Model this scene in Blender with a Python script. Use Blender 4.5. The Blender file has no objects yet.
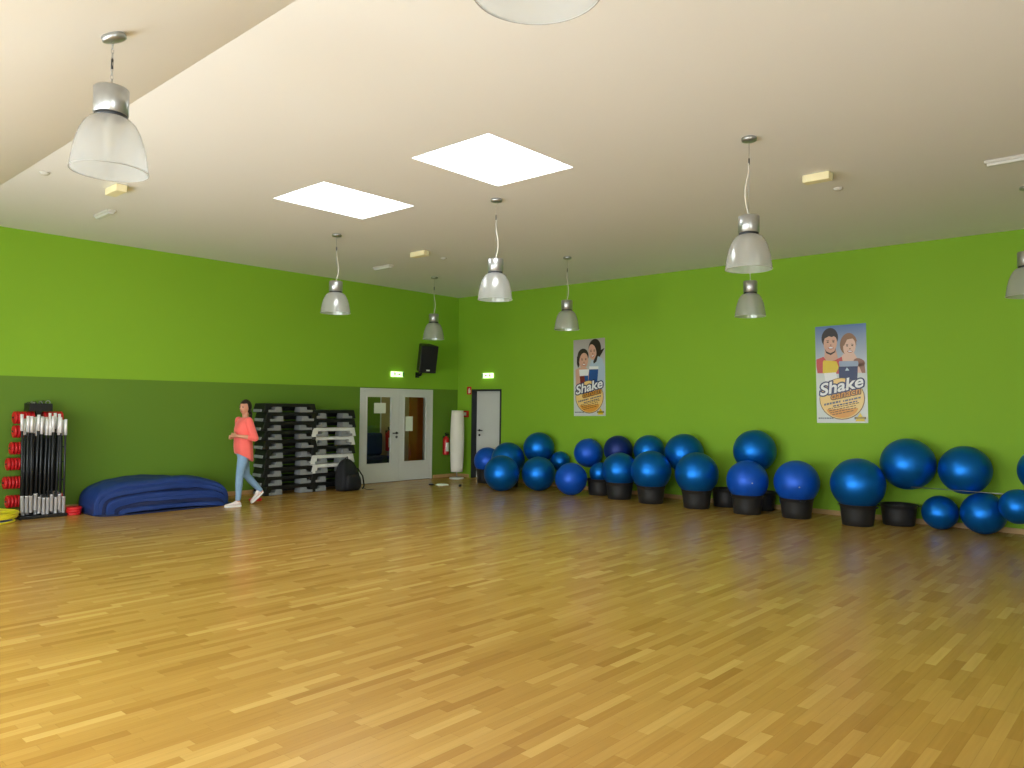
import bpy, bmesh, math, random
from mathutils import Vector, Matrix, Euler, noise
rnd = random.Random(7)
PI = math.pi
S = bpy.context.scene
COL = S.collection

# ------------------------------------------------------------------ materials
def lin(c):
    out = []
    for v in c[:3]:
        v = v / 255.0
        out.append(v / 12.92 if v <= 0.04045 else ((v + 0.055) / 1.055) ** 2.4)
    return tuple(out) + (1.0,)

def mat(name, rgb, rough=0.5, metal=0.0, var=0.06, scale=6.0, bump=0.0, bscale=60.0, coat=0.0,
        sheen=0.0, emis=None, estr=0.0, spec=0.5):
    m = bpy.data.materials.new(name); m.use_nodes = True
    nt = m.node_tree; b = nt.nodes['Principled BSDF']
    b.inputs['Roughness'].default_value = rough
    b.inputs['Metallic'].default_value = metal
    b.inputs['Coat Weight'].default_value = coat
    b.inputs['Coat Roughness'].default_value = 0.15
    b.inputs['Sheen Weight'].default_value = sheen
    b.inputs['Specular IOR Level'].default_value = spec
    tc = nt.nodes.new('ShaderNodeTexCoord')
    n = nt.nodes.new('ShaderNodeTexNoise'); n.inputs['Scale'].default_value = scale
    n.inputs['Detail'].default_value = 3.0
    nt.links.new(tc.outputs['Object'], n.inputs['Vector'])
    mx = nt.nodes.new('ShaderNodeMix'); mx.data_type = 'RGBA'
    c = lin(rgb)
    mx.inputs[6].default_value = tuple(max(0, v * (1 - var)) for v in c[:3]) + (1,)
    mx.inputs[7].default_value = tuple(min(1, v * (1 + var)) for v in c[:3]) + (1,)
    nt.links.new(n.outputs['Fac'], mx.inputs[0])
    nt.links.new(mx.outputs[2], b.inputs['Base Color'])
    if bump:
        n2 = nt.nodes.new('ShaderNodeTexNoise'); n2.inputs['Scale'].default_value = bscale
        n2.inputs['Detail'].default_value = 4.0
        nt.links.new(tc.outputs['Object'], n2.inputs['Vector'])
        bp = nt.nodes.new('ShaderNodeBump'); bp.inputs['Strength'].default_value = bump
        bp.inputs['Distance'].default_value = 0.01
        nt.links.new(n2.outputs['Fac'], bp.inputs['Height'])
        nt.links.new(bp.outputs['Normal'], b.inputs['Normal'])
    if emis:
        b.inputs['Emission Color'].default_value = lin(emis)
        b.inputs['Emission Strength'].default_value = estr
    return m

def facing(nt, lo, hi):
    # two-sided grazing-angle reflectance
    lw = nt.nodes.new('ShaderNodeLayerWeight'); lw.inputs['Blend'].default_value = 0.5
    pw = nt.nodes.new('ShaderNodeMath'); pw.operation = 'POWER'; pw.inputs[1].default_value = 4.0
    nt.links.new(lw.outputs['Facing'], pw.inputs[0])
    mr = nt.nodes.new('ShaderNodeMapRange'); mr.inputs['To Min'].default_value = lo; mr.inputs['To Max'].default_value = hi
    nt.links.new(pw.outputs[0], mr.inputs['Value'])
    return mr.outputs[0]

def glass_mat(name, tint=(0.95, 0.98, 0.96), gl=0.09, rough=0.02):
    m = bpy.data.materials.new(name); m.use_nodes = True
    nt = m.node_tree; nt.nodes.clear()
    o = nt.nodes.new('ShaderNodeOutputMaterial')
    t = nt.nodes.new('ShaderNodeBsdfTransparent'); t.inputs['Color'].default_value = tint + (1,)
    g = nt.nodes.new('ShaderNodeBsdfGlossy'); g.inputs['Roughness'].default_value = rough
    mx = nt.nodes.new('ShaderNodeMixShader')
    nt.links.new(facing(nt, 0.04, 0.6), mx.inputs[0])
    nt.links.new(t.outputs[0], mx.inputs[1]); nt.links.new(g.outputs[0], mx.inputs[2])
    nt.links.new(mx.outputs[0], o.inputs['Surface'])
    return m

def shade_mat(name):
    # clear prismatic acrylic: part clear, part milky, glossy surface
    m = bpy.data.materials.new(name); m.use_nodes = True
    nt = m.node_tree; nt.nodes.clear()
    o = nt.nodes.new('ShaderNodeOutputMaterial')
    t = nt.nodes.new('ShaderNodeBsdfTransparent'); t.inputs['Color'].default_value = (0.93, 0.94, 0.94, 1)
    d = nt.nodes.new('ShaderNodeBsdfDiffuse'); d.inputs['Color'].default_value = (0.78, 0.78, 0.78, 1)
    tr = nt.nodes.new('ShaderNodeBsdfTranslucent'); tr.inputs['Color'].default_value = (0.85, 0.85, 0.85, 1)
    g = nt.nodes.new('ShaderNodeBsdfGlossy'); g.inputs['Roughness'].default_value = 0.12
    m1 = nt.nodes.new('ShaderNodeMixShader'); m1.inputs[0].default_value = 0.6
    nt.links.new(d.outputs[0], m1.inputs[1]); nt.links.new(tr.outputs[0], m1.inputs[2])
    m2 = nt.nodes.new('ShaderNodeMixShader'); m2.inputs[0].default_value = 0.34
    nt.links.new(t.outputs[0], m2.inputs[1]); nt.links.new(m1.outputs[0], m2.inputs[2])
    m3 = nt.nodes.new('ShaderNodeMixShader')
    nt.links.new(facing(nt, 0.07, 0.45), m3.inputs[0])
    nt.links.new(m2.outputs[0], m3.inputs[1]); nt.links.new(g.outputs[0], m3.inputs[2])
    nt.links.new(m3.outputs[0], o.inputs['Surface'])
    return m

def floor_mat():
    # oak strip parquet: every strip gets its own tone
    m = bpy.data.materials.new('oak_strip_parquet'); m.use_nodes = True
    nt = m.node_tree; b = nt.nodes['Principled BSDF']; L = nt.links
    W_, H_ = 0.47, 0.068
    tc = nt.nodes.new('ShaderNodeTexCoord'); sp = nt.nodes.new('ShaderNodeSeparateXYZ'); L.new(tc.outputs['Object'], sp.inputs[0])
    def mth(op, a, b_=None, c=None):
        n = nt.nodes.new('ShaderNodeMath'); n.operation = op
        for k, v in enumerate((a, b_, c)):
            if v is None: continue
            if isinstance(v, (int, float)): n.inputs[k].default_value = v
            else: L.new(v, n.inputs[k])
        return n.outputs[0]
    ys = mth('DIVIDE', sp.outputs['Y'], H_); row = mth('FLOOR', ys)
    wr = nt.nodes.new('ShaderNodeTexWhiteNoise'); wr.noise_dimensions = '1D'; L.new(row, wr.inputs['W'])
    xs = mth('ADD', mth('DIVIDE', sp.outputs['X'], W_), mth('MULTIPLY', wr.outputs['Value'], 5.0)); colm = mth('FLOOR', xs)
    cb = nt.nodes.new('ShaderNodeCombineXYZ'); L.new(row, cb.inputs[0]); L.new(colm, cb.inputs[1])
    wn = nt.nodes.new('ShaderNodeTexWhiteNoise'); wn.noise_dimensions = '2D'; L.new(cb.outputs[0], wn.inputs['Vector'])
    cr = nt.nodes.new('ShaderNodeValToRGB'); e = cr.color_ramp.elements
    e[0].position = 0.0; e[0].color = lin((166, 122, 56)); e[1].position = 1.0; e[1].color = lin((202, 164, 90))
    for p, c in ((0.12, (175, 132, 62)), (0.5, (182, 140, 68)), (0.88, (189, 148, 76))):
        k = cr.color_ramp.elements.new(p); k.color = lin(c)
    L.new(wn.outputs['Value'], cr.inputs[0])
    mp = nt.nodes.new('ShaderNodeMapping'); mp.inputs['Scale'].default_value = (2.5, 45.0, 1)
    L.new(tc.outputs['Object'], mp.inputs['Vector'])
    n = nt.nodes.new('ShaderNodeTexNoise'); n.inputs['Scale'].default_value = 1.0; n.inputs['Detail'].default_value = 2.0
    L.new(mp.outputs[0], n.inputs['Vector'])
    g = nt.nodes.new('ShaderNodeMapRange'); g.inputs['To Min'].default_value = 0.86; g.inputs['To Max'].default_value = 1.12
    L.new(n.outputs['Fac'], g.inputs['Value'])
    # joints between the strips
    fy = mth('FRACT', ys); fx = mth('FRACT', xs)
    jy = mth('LESS_THAN', fy, 0.022); jx = mth('LESS_THAN', fx, 0.0035)
    jn = mth('SUBTRACT', 1.0, mth('MULTIPLY', mth('MAXIMUM', jy, jx), 0.30))
    vm = nt.nodes.new('ShaderNodeVectorMath'); vm.operation = 'SCALE'
    L.new(cr.outputs[0], vm.inputs[0]); L.new(mth('MULTIPLY', g.outputs[0], jn), vm.inputs['Scale'])
    L.new(vm.outputs[0], b.inputs['Base Color'])
    b.inputs['Roughness'].default_value = 0.27
    b.inputs['Specular IOR Level'].default_value = 0.5
    return m

def poster_back_mat(name, top, bottom):
    m = bpy.data.materials.new(name); m.use_nodes = True
    nt = m.node_tree; b = nt.nodes['Principled BSDF']; b.inputs['Roughness'].default_value = 0.35
    tc = nt.nodes.new('ShaderNodeTexCoord'); sp = nt.nodes.new('ShaderNodeSeparateXYZ')
    nt.links.new(tc.outputs['Object'], sp.inputs[0])
    cr = nt.nodes.new('ShaderNodeValToRGB')
    cr.color_ramp.elements[0].position = 0.45; cr.color_ramp.elements[0].color = lin(bottom)
    cr.color_ramp.elements[1].position = 1.0; cr.color_ramp.elements[1].color = lin(top)
    mr = nt.nodes.new('ShaderNodeMapRange'); mr.inputs['From Max'].default_value = 1.55
    nt.links.new(sp.outputs['Z'], mr.inputs['Value']); nt.links.new(mr.outputs[0], cr.inputs[0])
    nt.links.new(cr.outputs[0], b.inputs['Base Color'])
    return m

M = {}
M['floor'] = floor_mat()
M['green'] = mat('lime_green_wall_paint', (134, 182, 36), 0.75, var=0.03, scale=0.7, bump=0.05, bscale=90)
M['dgreen'] = mat('deep_green_wall_paint', (97, 135, 30), 0.7, var=0.03, scale=0.7, bump=0.05, bscale=90)
M['ceil'] = mat('off_white_ceiling_paint', (233, 232, 229), 0.9, var=0.02, scale=0.5, bump=0.06, bscale=40)
M['white'] = mat('white_lacquer', (214, 216, 212), 0.4, var=0.02)
M['wallwhite'] = mat('white_wall_paint', (225, 222, 214), 0.85, var=0.02)
M['beige'] = mat('beige_corridor_paint', (178, 160, 118), 0.85, var=0.04)
M['black'] = mat('black_plastic', (16, 17, 18), 0.45, var=0.1)
M['blackmat'] = mat('matt_black_rubber', (13, 14, 15), 0.75, var=0.15)
M['frameblack'] = mat('anthracite_door_frame', (30, 34, 38), 0.5)
M['bucket'] = mat('black_bucket_plastic', (34, 34, 36), 0.45, var=0.15, scale=12)
M['skirt'] = mat('light_oak_skirting', (190, 152, 100), 0.5, var=0.15, scale=8)
M['ballmet'] = mat('pearl_blue_vinyl', (4, 108, 200), 0.38, metal=0.72, var=0.05, scale=5, coat=0.0)
M['ballroyal'] = mat('royal_blue_vinyl', (4, 86, 204), 0.42, metal=0.35, var=0.05, scale=5)
M['ballnavy'] = mat('navy_vinyl', (6, 40, 116), 0.45, metal=0.35, var=0.05)
M['plug'] = mat('white_ball_plug', (225, 225, 220), 0.5)
M['alu'] = mat('brushed_aluminium', (176, 178, 178), 0.32, metal=0.85, var=0.08, scale=30)
M['darkmet'] = mat('dark_metal', (60, 62, 66), 0.4, metal=0.7)
M['chrome'] = mat('chrome_sleeve', (238, 238, 242), 0.35, metal=0.25, var=0.04)
M['cable'] = mat('white_cable_sheath', (226, 222, 210), 0.6)
M['shade'] = shade_mat('prismatic_acrylic')
M['rim'] = mat('grey_rim', (150, 150, 146), 0.3)
M['glass'] = glass_mat('clear_glass')
M['cream'] = mat('cream_plastic', (244, 234, 190), 0.5)
M['ltgrey'] = mat('light_grey_plastic', (205, 204, 196), 0.5)
M['red'] = mat('red_rubber', (206, 28, 34), 0.45, var=0.08)
M['redext'] = mat('red_enamel', (190, 18, 24), 0.3, coat=0.3)
M['greystep'] = mat('grey_step_riser', (138, 142, 144), 0.6, var=0.08)
M['whitestep'] = mat('white_step_platform', (226, 228, 224), 0.55, var=0.03)
M['mat'] = mat('blue_mat_foam', (20, 53, 120), 0.62, var=0.12, scale=4, bump=0.3, bscale=25)
M['navymat'] = mat('navy_mat_foam', (15, 31, 76), 0.65, var=0.12, scale=4, bump=0.3, bscale=25)
M['yellow'] = mat('yellow_plastic', (224, 212, 40), 0.4)
M['bluedisc'] = mat('blue_cushion_plastic', (28, 66, 140), 0.45)
M['lampfab'] = mat('white_paper_shade', (236, 232, 220), 0.8, var=0.02, bump=0.2, bscale=30)
M['pack'] = mat('black_nylon', (17, 18, 24), 0.7, var=0.25, scale=10, bump=0.3, bscale=50)
M['coral'] = mat('coral_knit', (246, 108, 100), 0.85, var=0.06, scale=12, sheen=0.2, bump=0.2, bscale=120)
M['jeans'] = mat('light_blue_denim', (128, 160, 192), 0.8, var=0.15, scale=10, bump=0.2, bscale=200)
M['skin'] = mat('skin', (206, 146, 116), 0.5, var=0.04)
M['lips'] = mat('lips', (170, 80, 76), 0.45)
M['hair'] = mat('dark_brown_hair', (36, 24, 18), 0.5, var=0.3, scale=40)
M['shoe'] = mat('white_canvas', (228, 216, 212), 0.7)
M['sole'] = mat('white_rubber_sole', (238, 236, 230), 0.5)
M['paper'] = mat('white_paper', (224, 232, 214), 0.8, var=0.02)
M['navy'] = mat('navy_print', (26, 44, 92), 0.4)
M['woodor'] = mat('orange_wood_veneer', (176, 96, 30), 0.5, var=0.2, scale=5)
M['darkfab'] = mat('dark_navy_fabric', (26, 38, 62), 0.8, var=0.2)
M['exitlit'] = mat('lit_white_sign', (240, 250, 230), 0.5, emis=(228, 255, 190), estr=1.3)
M['exitgreen'] = mat('lit_green_sign', (0, 120, 60), 0.5, emis=(0, 110, 50), estr=0.15)
M['signred'] = mat('fire_sign_red', (204, 32, 28), 0.5)
M['corrglow'] = mat('corridor_fill_glow', (255, 250, 235), 0.5, emis=(255, 240, 210), estr=5.0)  # glow of the panel added to light the corridor
#M['terrace'] = mat('concrete_terrace', (150, 148, 142), 0.9, var=0.1, scale=2)

# ------------------------------------------------------------------ mesh builder
class MB:
    def __init__(s): s.bm = bmesh.new(); s.mats = []
    def mi(s, m):
        if m not in s.mats: s.mats.append(m)
        return s.mats.index(m)
    def quadface(s, vs, m, smooth=False):
        try:
            f = s.bm.faces.new(vs)
        except ValueError: return None
        f.material_index = s.mi(m); f.smooth = smooth; return f
    def box(s, a, b, m, M4=None):
        x0, y0, z0 = a; x1, y1, z1 = b
        P = [(x0,y0,z0),(x1,y0,z0),(x1,y1,z0),(x0,y1,z0),(x0,y0,z1),(x1,y0,z1),(x1,y1,z1),(x0,y1,z1)]
        v = [s.bm.verts.new(M4 @ Vector(p) if M4 else p) for p in P]
        for f in ((0,3,2,1),(4,5,6,7),(0,1,5,4),(1,2,6,5),(2,3,7,6),(3,0,4,7)):
            s.quadface([v[i] for i in f], m)
        return s
    def prism(s, pts, fn, d0, d1, m):
        # pts: 2d outline; fn(u, v, d) -> 3d point
        a = [s.bm.verts.new(fn(u, v, d0)) for u, v in pts]
        b = [s.bm.verts.new(fn(u, v, d1)) for u, v in pts]
        n = len(pts)
        s.quadface(a[::-1], m); s.quadface(b, m)
        for i in range(n): s.quadface([a[i], a[(i+1) % n], b[(i+1) % n], b[i]], m)
        return s
    def rings(s, rings, m, cap0=True, cap1=True, smooth=True):
        R = [[s.bm.verts.new(p) for p in r] for r in rings]
        n = len(R[0])
        for i in range(len(R) - 1):
            for j in range(n):
                s.quadface([R[i][j], R[i][(j+1) % n], R[i+1][(j+1) % n], R[i+1][j]], m, smooth)
        if cap0: s.quadface(R[0][::-1], m)
        if cap1: s.quadface(R[-1], m)
        return s
    def lathe(s, prof, m, c=(0,0,0), seg=32, M4=None, cap0=False, cap1=False, rib=0.0, ribn=0):
        rs = []
        for r, z in prof:
            ring = []
            for k in range(seg):
                a = 2*PI*k/seg; rr = r
                if rib and r > 0.02: rr = r + rib * (1 if k % 2 else -1)
                p = Vector((c[0]+rr*math.cos(a), c[1]+rr*math.sin(a), c[2]+z))
                ring.append(M4 @ p if M4 else p)
            rs.append(ring)
        return s.rings(rs, m, cap0, cap1)
    def tube(s, pts, rad, m, seg=10, flat=1.0, up=None):
        pts = [Vector(p) for p in pts]
        if not isinstance(rad, (list, tuple)): rad = [rad]*len(pts)
        rs = []; prev = None
        for i, p in enumerate(pts):
            if i == 0: t = pts[1]-pts[0]
            elif i == len(pts)-1: t = pts[-1]-pts[-2]
            else: t = (pts[i+1]-pts[i]).normalized() + (pts[i]-pts[i-1]).normalized()
            t.normalize()
            if prev is None:
                ref = Vector(up) if up else (Vector((0,0,1)) if abs(t.z) < 0.9 else Vector((1,0,0)))
                a = t.cross(ref).normalized()
            else: a = (prev - t*prev.dot(t)).normalized()
            b = t.cross(a); prev = a
            rs.append([p + a*rad[i]*math.cos(2*PI*k/seg) + b*rad[i]*flat*math.sin(2*PI*k/seg) for k in range(seg)])
        return s.rings(rs, m)
    def torus(s, R, r, m, c=(0,0,0), M4=None, seg=40, s2=10):
        V = []
        for i in range(seg):
            a = 2*PI*i/seg; row = []
            for j in range(s2):
                b = 2*PI*j/s2
                p = Vector((c[0]+(R+r*math.cos(b))*math.cos(a), c[1]+(R+r*math.cos(b))*math.sin(a), c[2]+r*math.sin(b)))
                row.append(s.bm.verts.new(M4 @ p if M4 else p))
            V.append(row)
        for i in range(seg):
            for j in range(s2):
                s.quadface([V[i][j], V[(i+1)%seg][j], V[(i+1)%seg][(j+1)%s2], V[i][(j+1)%s2]], m, True)
        return s
    def ell(s, c, r, m, rot=None, u=20, v=14, fn=None):
        c = Vector(c); rs = []
        R = rot.to_matrix() if rot is not None else Matrix.Identity(3)
        for i in range(v+1):
            t = PI*i/v; t = min(max(t, 0.02), PI-0.02)
            ring = []
            for k in range(u):
                a = 2*PI*k/u
                p = Vector((math.sin(t)*math.cos(a), math.sin(t)*math.sin(a), -math.cos(t)))
                p = Vector((p.x*r[0], p.y*r[1], p.z*r[2]))
                if fn: p = fn(p)
                ring.append(c + R @ p)
            rs.append(ring)
        return s.rings(rs, m)
    def build(s, name, parent=None, loc=(0,0,0), rot=(0,0,0), bevel=0.0, recalc=True, segs=2, subsurf=0):
        if recalc: bmesh.ops.recalc_face_normals(s.bm, faces=s.bm.faces[:])
        me = bpy.data.meshes.new(name); s.bm.to_mesh(me); s.bm.free()
        for m in s.mats: me.materials.append(m)
        o = bpy.data.objects.new(name, me); COL.objects.link(o)
        o.location = loc; o.rotation_euler = rot
        if parent: o.parent = parent
        if bevel:
            bv = o.modifiers.new('bevel', 'BEVEL'); bv.width = bevel; bv.segments = segs
            bv.limit_method = 'ANGLE'; bv.angle_limit = math.radians(40)
        if subsurf:
            sb = o.modifiers.new('sub', 'SUBSURF'); sb.levels = subsurf; sb.render_levels = subsurf
        return o

def tag(o, label=None, cat=None, group=None, kind=None):
    if label: o['label'] = label
    if cat: o['category'] = cat
    if group: o['group'] = group
    if kind: o['kind'] = kind
    return o
def thing(name, label, cat, loc=(0,0,0), rot=(0,0,0), group=None):
    o = bpy.data.objects.new(name, None); COL.objects.link(o)
    o.empty_display_size = 0.1
    o.location = loc; o.rotation_euler = rot
    return tag(o, label, cat, group)
def dup(root, loc, rot=None, label=None, group=None, scale=None):
    r = root.copy(); COL.objects.link(r); r.location = loc
    if rot is not None: r.rotation_euler = rot
    if label: r['label'] = label
    if group: r['group'] = group
    if scale is not None: r.scale = scale
    for ch in list(root.children):
        c = ch.copy(); COL.objects.link(c); c.parent = r
        for g in list(ch.children):
            d = g.copy(); COL.objects.link(d); d.parent = c
    return r

# ------------------------------------------------------------------ room shell
# corner of the two green walls is the origin; the left wall runs along -X, the right wall along -Y
ZC = 4.18; XW = -13.7; YS = -15.6; XCR = -9.85; ZL = 2.60
T = 0.25
f = MB(); f.box((XW, YS, -0.12), (T, 0, 0), M['floor']); tag(f.build('floor'), kind='structure')

def slab_with_holes(mb, u0, u1, v0, v1, holes, fn, d0, d1, m):
    us = sorted({u0, u1} | {h[0] for h in holes} | {h[1] for h in holes})
    vs = sorted({v0, v1} | {h[2] for h in holes} | {h[3] for h in holes})
    def solid(i, j):
        if i < 0 or j < 0 or i >= len(us)-1 or j >= len(vs)-1: return False
        uc = (us[i]+us[i+1])/2; vc = (vs[j]+vs[j+1])/2
        return not any(h[0] < uc < h[1] and h[2] < vc < h[3] for h in holes)
    cache = {}
    def V(u, v, d):
        k = (u, v, d)
        if k not in cache: cache[k] = mb.bm.verts.new(fn(u, v, d))
        return cache[k]
    for i in range(len(us)-1):
        for j in range(len(vs)-1):
            if not solid(i, j): continue
            mm = m((us[i]+us[i+1])/2, (vs[j]+vs[j+1])/2) if callable(m) else m
            a, b, c, d = us[i], us[i+1], vs[j], vs[j+1]
            mb.quadface([V(a,c,d0), V(b,c,d0), V(b,d,d0), V(a,d,d0)], mm)
            mb.quadface([V(a,c,d1), V(b,c,d1), V(b,d,d1), V(a,d,d1)], mm)
            if not solid(i-1, j): mb.quadface([V(a,c,d0), V(a,d,d0), V(a,d,d1), V(a,c,d1)], mm)
            if not solid(i+1, j): mb.quadface([V(b,c,d0), V(b,d,d0), V(b,d,d1), V(b,c,d1)], mm)
            if not solid(i, j-1): mb.quadface([V(a,c,d0), V(b,c,d0), V(b,c,d1), V(a,c,d1)], mm)
            if not solid(i, j+1): mb.quadface([V(a,d,d0), V(b,d,d0), V(b,d,d1), V(a,d,d1)], mm)

D1 = (-2.80, -0.79, 0.0, 2.0)     # double door opening in left wall
ZB = 2.02
f = MB()
# lower, darker painted zone and the bright zone above it share one plaster wall
slab_with_holes(f, XW, T, 0, ZB, [D1], lambda u, v, d: (u, d, v), 0.0, T, M['dgreen'])
slab_with_holes(f, XW, T, ZB, ZC, [], lambda u, v, d: (u, d, v), 0.0, T, M['green'])
tag(f.build('wall_left'), kind='structure')
D2 = (-1.40, -0.473, 0.0, 2.03)
f = MB(); slab_with_holes(f, YS-T, 0, 0, ZC, [D2], lambda u, v, d: (d, u, v), 0.0, T, M['green'])
tag(f.build('wall_right'), kind='structure')
WIN = [(-12.6, -9.7), (-9.3, -6.4), (-6.0, -3.1)]
f = MB(); slab_with_holes(f, YS-T, T, 0, 3.0, [(a, b, 0.12, 2.42) for a, b in WIN], lambda u, v, d: (d, u, v), XW-T, XW, M['wallwhite'])
tag(f.build('wall_back'), kind='structure')
SW = [(-12.9, -10.6)]
f = MB(); slab_with_holes(f, XW, 0, 0, ZC, [(a, b, 0.12, 2.42) for a, b in SW], lambda u, v, d: (u, d, v), YS-T, YS, M['wallwhite'])
tag(f.build('wall_front'), kind='structure')
# ceiling: flat part with two skylight openings, then the part that slopes down to the window wall
SKY = [(-7.40, -6.11, -8.02, -6.94), (-7.49, -6.15, -5.53, -4.46)]
f = MB()
slab_with_holes(f, XCR, 0.0, YS, 0.0, SKY, lambda u, v, d: (u, v, d), ZC, ZC+0.06, M['ceil'])
f.prism([(XW, ZL), (XCR, ZC), (XCR, ZC+0.06), (XW, ZL+0.06)], lambda u, v, d: (u, d, v), YS, 0.0, M['ceil'])
tag(f.build('ceiling'), kind='structure')
for i, (a, b, c, d) in enumerate(SKY):
    f = MB(); w = 0.06
    slab_with_holes(f, a-w, b+w, c-w, d+w, [(a, b, c, d)], lambda u, v, dd: (u, v, dd), ZC+0.06, ZC+0.09, M['white'])
    o = tag(f.build('window_%d' % (i+5)), kind='structure')
    g = MB(); rs = []
    n = 8
    for k in range(n+1):
        t = k/n; s_ = math.sqrt(max(0.0, 1-t*t)) if t < 1 else 0.02
        s_ = max(0.05, s_ ** 0.6)
        cx, cy = (a+b)/2, (c+d)/2; hx, hy = (b-a)/2*s_, (d-c)/2*s_
        pts = []
        for q in range(24):
            an = 2*PI*q/24; ca, sa = math.cos(an), math.sin(an)
            mm = max(abs(ca), abs(sa)) ** 0.85
            pts.append((cx+hx*ca/mm, cy+hy*sa/mm, ZC+0.09+0.22*t))
        rs.append(pts)
    g.rings(rs, M['glass'], cap0=False); g.build('dome', o)
def window(idx, a, b, fn, z0=0.12, z1=2.42):
    f = MB(); w = 0.06
    slab_with_holes(f, a, b, z0, z1, [(a+w, (a+b)/2-w/2, z0+w, z1-w), ((a+b)/2+w/2, b-w, z0+w, z1-w)], fn, 0.08, 0.14, M['white'])
    o = tag(f.build('window_%d' % idx), kind='structure')
    for (p, q) in ((a+w, (a+b)/2-w/2), ((a+b)/2+w/2, b-w)):
        g = MB(); P = [fn(p, z0+w, 0.11), fn(q, z0+w, 0.11), fn(q, z1-w, 0.11), fn(p, z1-w, 0.11)]
        g.quadface([g.bm.verts.new(x) for x in P], M['glass']); g.build('pane', o)
for i, (a, b) in enumerate(WIN): window(i+1, a, b, lambda u, v, d: (XW-d, u, v))
for i, (a, b) in enumerate(SW): window(i+4, a, b, lambda u, v, d: (u, YS-d, v))
# skirting boards
f = MB(); f.box((XW, -0.015, 0), (-2.86, 0, 0.075), M['skirt']); f.box((-0.75, -0.015, 0), (0, 0, 0.075), M['skirt'])
tag(f.build('baseboard_left', bevel=0.004), kind='structure')
f = MB(); f.box((-0.015, -0.42, 0), (0, -0.015, 0.075), M['skirt']); f.box((-0.015, YS, 0), (0, -1.44, 0.075), M['skirt'])
tag(f.build('baseboard_right', bevel=0.004), kind='structure')

# ------------------------------------------------------------------ double glazed door in the left wall
f = MB(); x0, x1, z1 = -2.80, -0.79, 2.0
f.box((x0-0.0, -0.02, 0), (x0+0.05, 0.12, z1), M['white']); f.box((x1-0.05, -0.02, 0), (x1, 0.12, z1), M['white'])
f.box((x0+0.05, -0.02, z1-0.05), (x1-0.05, 0.12, z1), M['white'])
d1 = tag(f.build('door_1', bevel=0.004), kind='structure')
def door_leaf(name, xa, xb, pa, pb, pz0, pz1):
    f = MB(); slab_with_holes(f, xa, xb, 0.008, 1.948, [(pa, pb, pz0, pz1)], lambda u, v, d: (u, d, v), -0.012, 0.03, M['white'])
    o = f.build(name, d1, bevel=0.003)
    g = MB()
    for (a, b, c, d) in ((pa-0.025, pa, pz0-0.025, pz1+0.025), (pb, pb+0.025, pz0-0.025, pz1+0.025), (pa, pb, pz0-0.025, pz0), (pa, pb, pz1, pz1+0.025)):
        g.box((a, -0.022, c), (b, -0.0125, d), M['white'])
    g.build('glazing_bead', o)
    g = MB(); g.box((pa, 0.006, pz0), (pb, 0.012, pz1), M['glass']); g.build('pane', o)
    return o
lf = door_leaf('door_leaf', -2.748, -1.752, -2.62, -1.985, 0.41, 1.815)
door_leaf('door_leaf', -1.748, -0.842, -1.61, -0.985, 0.425, 1.825)
def handle(parent, p, fn):
    g = MB()
    def at(u, d, v): return Vector(fn(p[0]+u, d, p[1]+v))
    g.tube([at(0, -0.002, 0), at(0, -0.012, 0)], 0.028, M['black'], 16)
    g.tube([at(0, -0.01, 0), at(0, -0.055, 0), at(-0.02, -0.062, 0), at(-0.15, -0.062, 0)], 0.011, M['black'], 10)
    g.build('handle', parent)
    g = MB(); g.tube([at(0, -0.002, -0.085), at(0, -0.012, -0.085)], 0.028, M['black'], 16)
    g.tube([at(0, -0.012, -0.085), at(0, -0.02, -0.085)], 0.009, M['alu'], 8)
    g.build('lock', parent)
handle(lf, (-1.83, 1.045), lambda u, d, v: (u, d-0.012, v))
# sheets taped to the panes
for (a, b, c, d, lb) in ((-2.43, -2.12, 1.47, 1.69, 'pale sheet of paper taped landscape inside the left glass of the double door'),
                         (-1.57, -1.36, 1.08, 1.40, 'pale sheet of paper taped upright in the right glass of the double door')):
    g = MB(); g.box((a, 0.0035, c), (b, 0.0055, d), M['paper']); tag(g.build('paper_notice'), lb, 'notice')
# corridor behind the glass
f = MB()
X0, X1, Y1 = -4.2, 1.3, 1.9
f.box((X0, Y1, 0), (X1, Y1+0.1, 2.6), M['beige']); f.box((X0-0.1, T, 0), (X0, Y1+0.1, 2.6), M['dgreen']); f.box((X1, T, 0), (X1+0.1, Y1+0.1, 2.6), M['beige']); f.box((T, T-0.1, 0), (X1+0.1, T, 2.6), M['beige'])
tag(f.build('wall_corridor'), kind='structure')
f = MB(); f.box((X0, 0.0, -0.12), (X1, Y1, -0.002), M['floor']); tag(f.build('floor_corridor'), kind='structure')
f = MB(); f.box((X0, T, 2.6), (X1, Y1, 2.7), M['ceil']); tag(f.build('ceiling_corridor'), kind='structure')
f = MB(); f.box((-1.2, 0.8, 2.56), (-0.6, 1.1, 2.6), M['corrglow'])  # unseen fill panel, added only to brighten the corridor
tag(f.build('corridor_fill_panel'), 'small unseen glowing panel added to light the corridor behind the double door', 'ceiling light')
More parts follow.
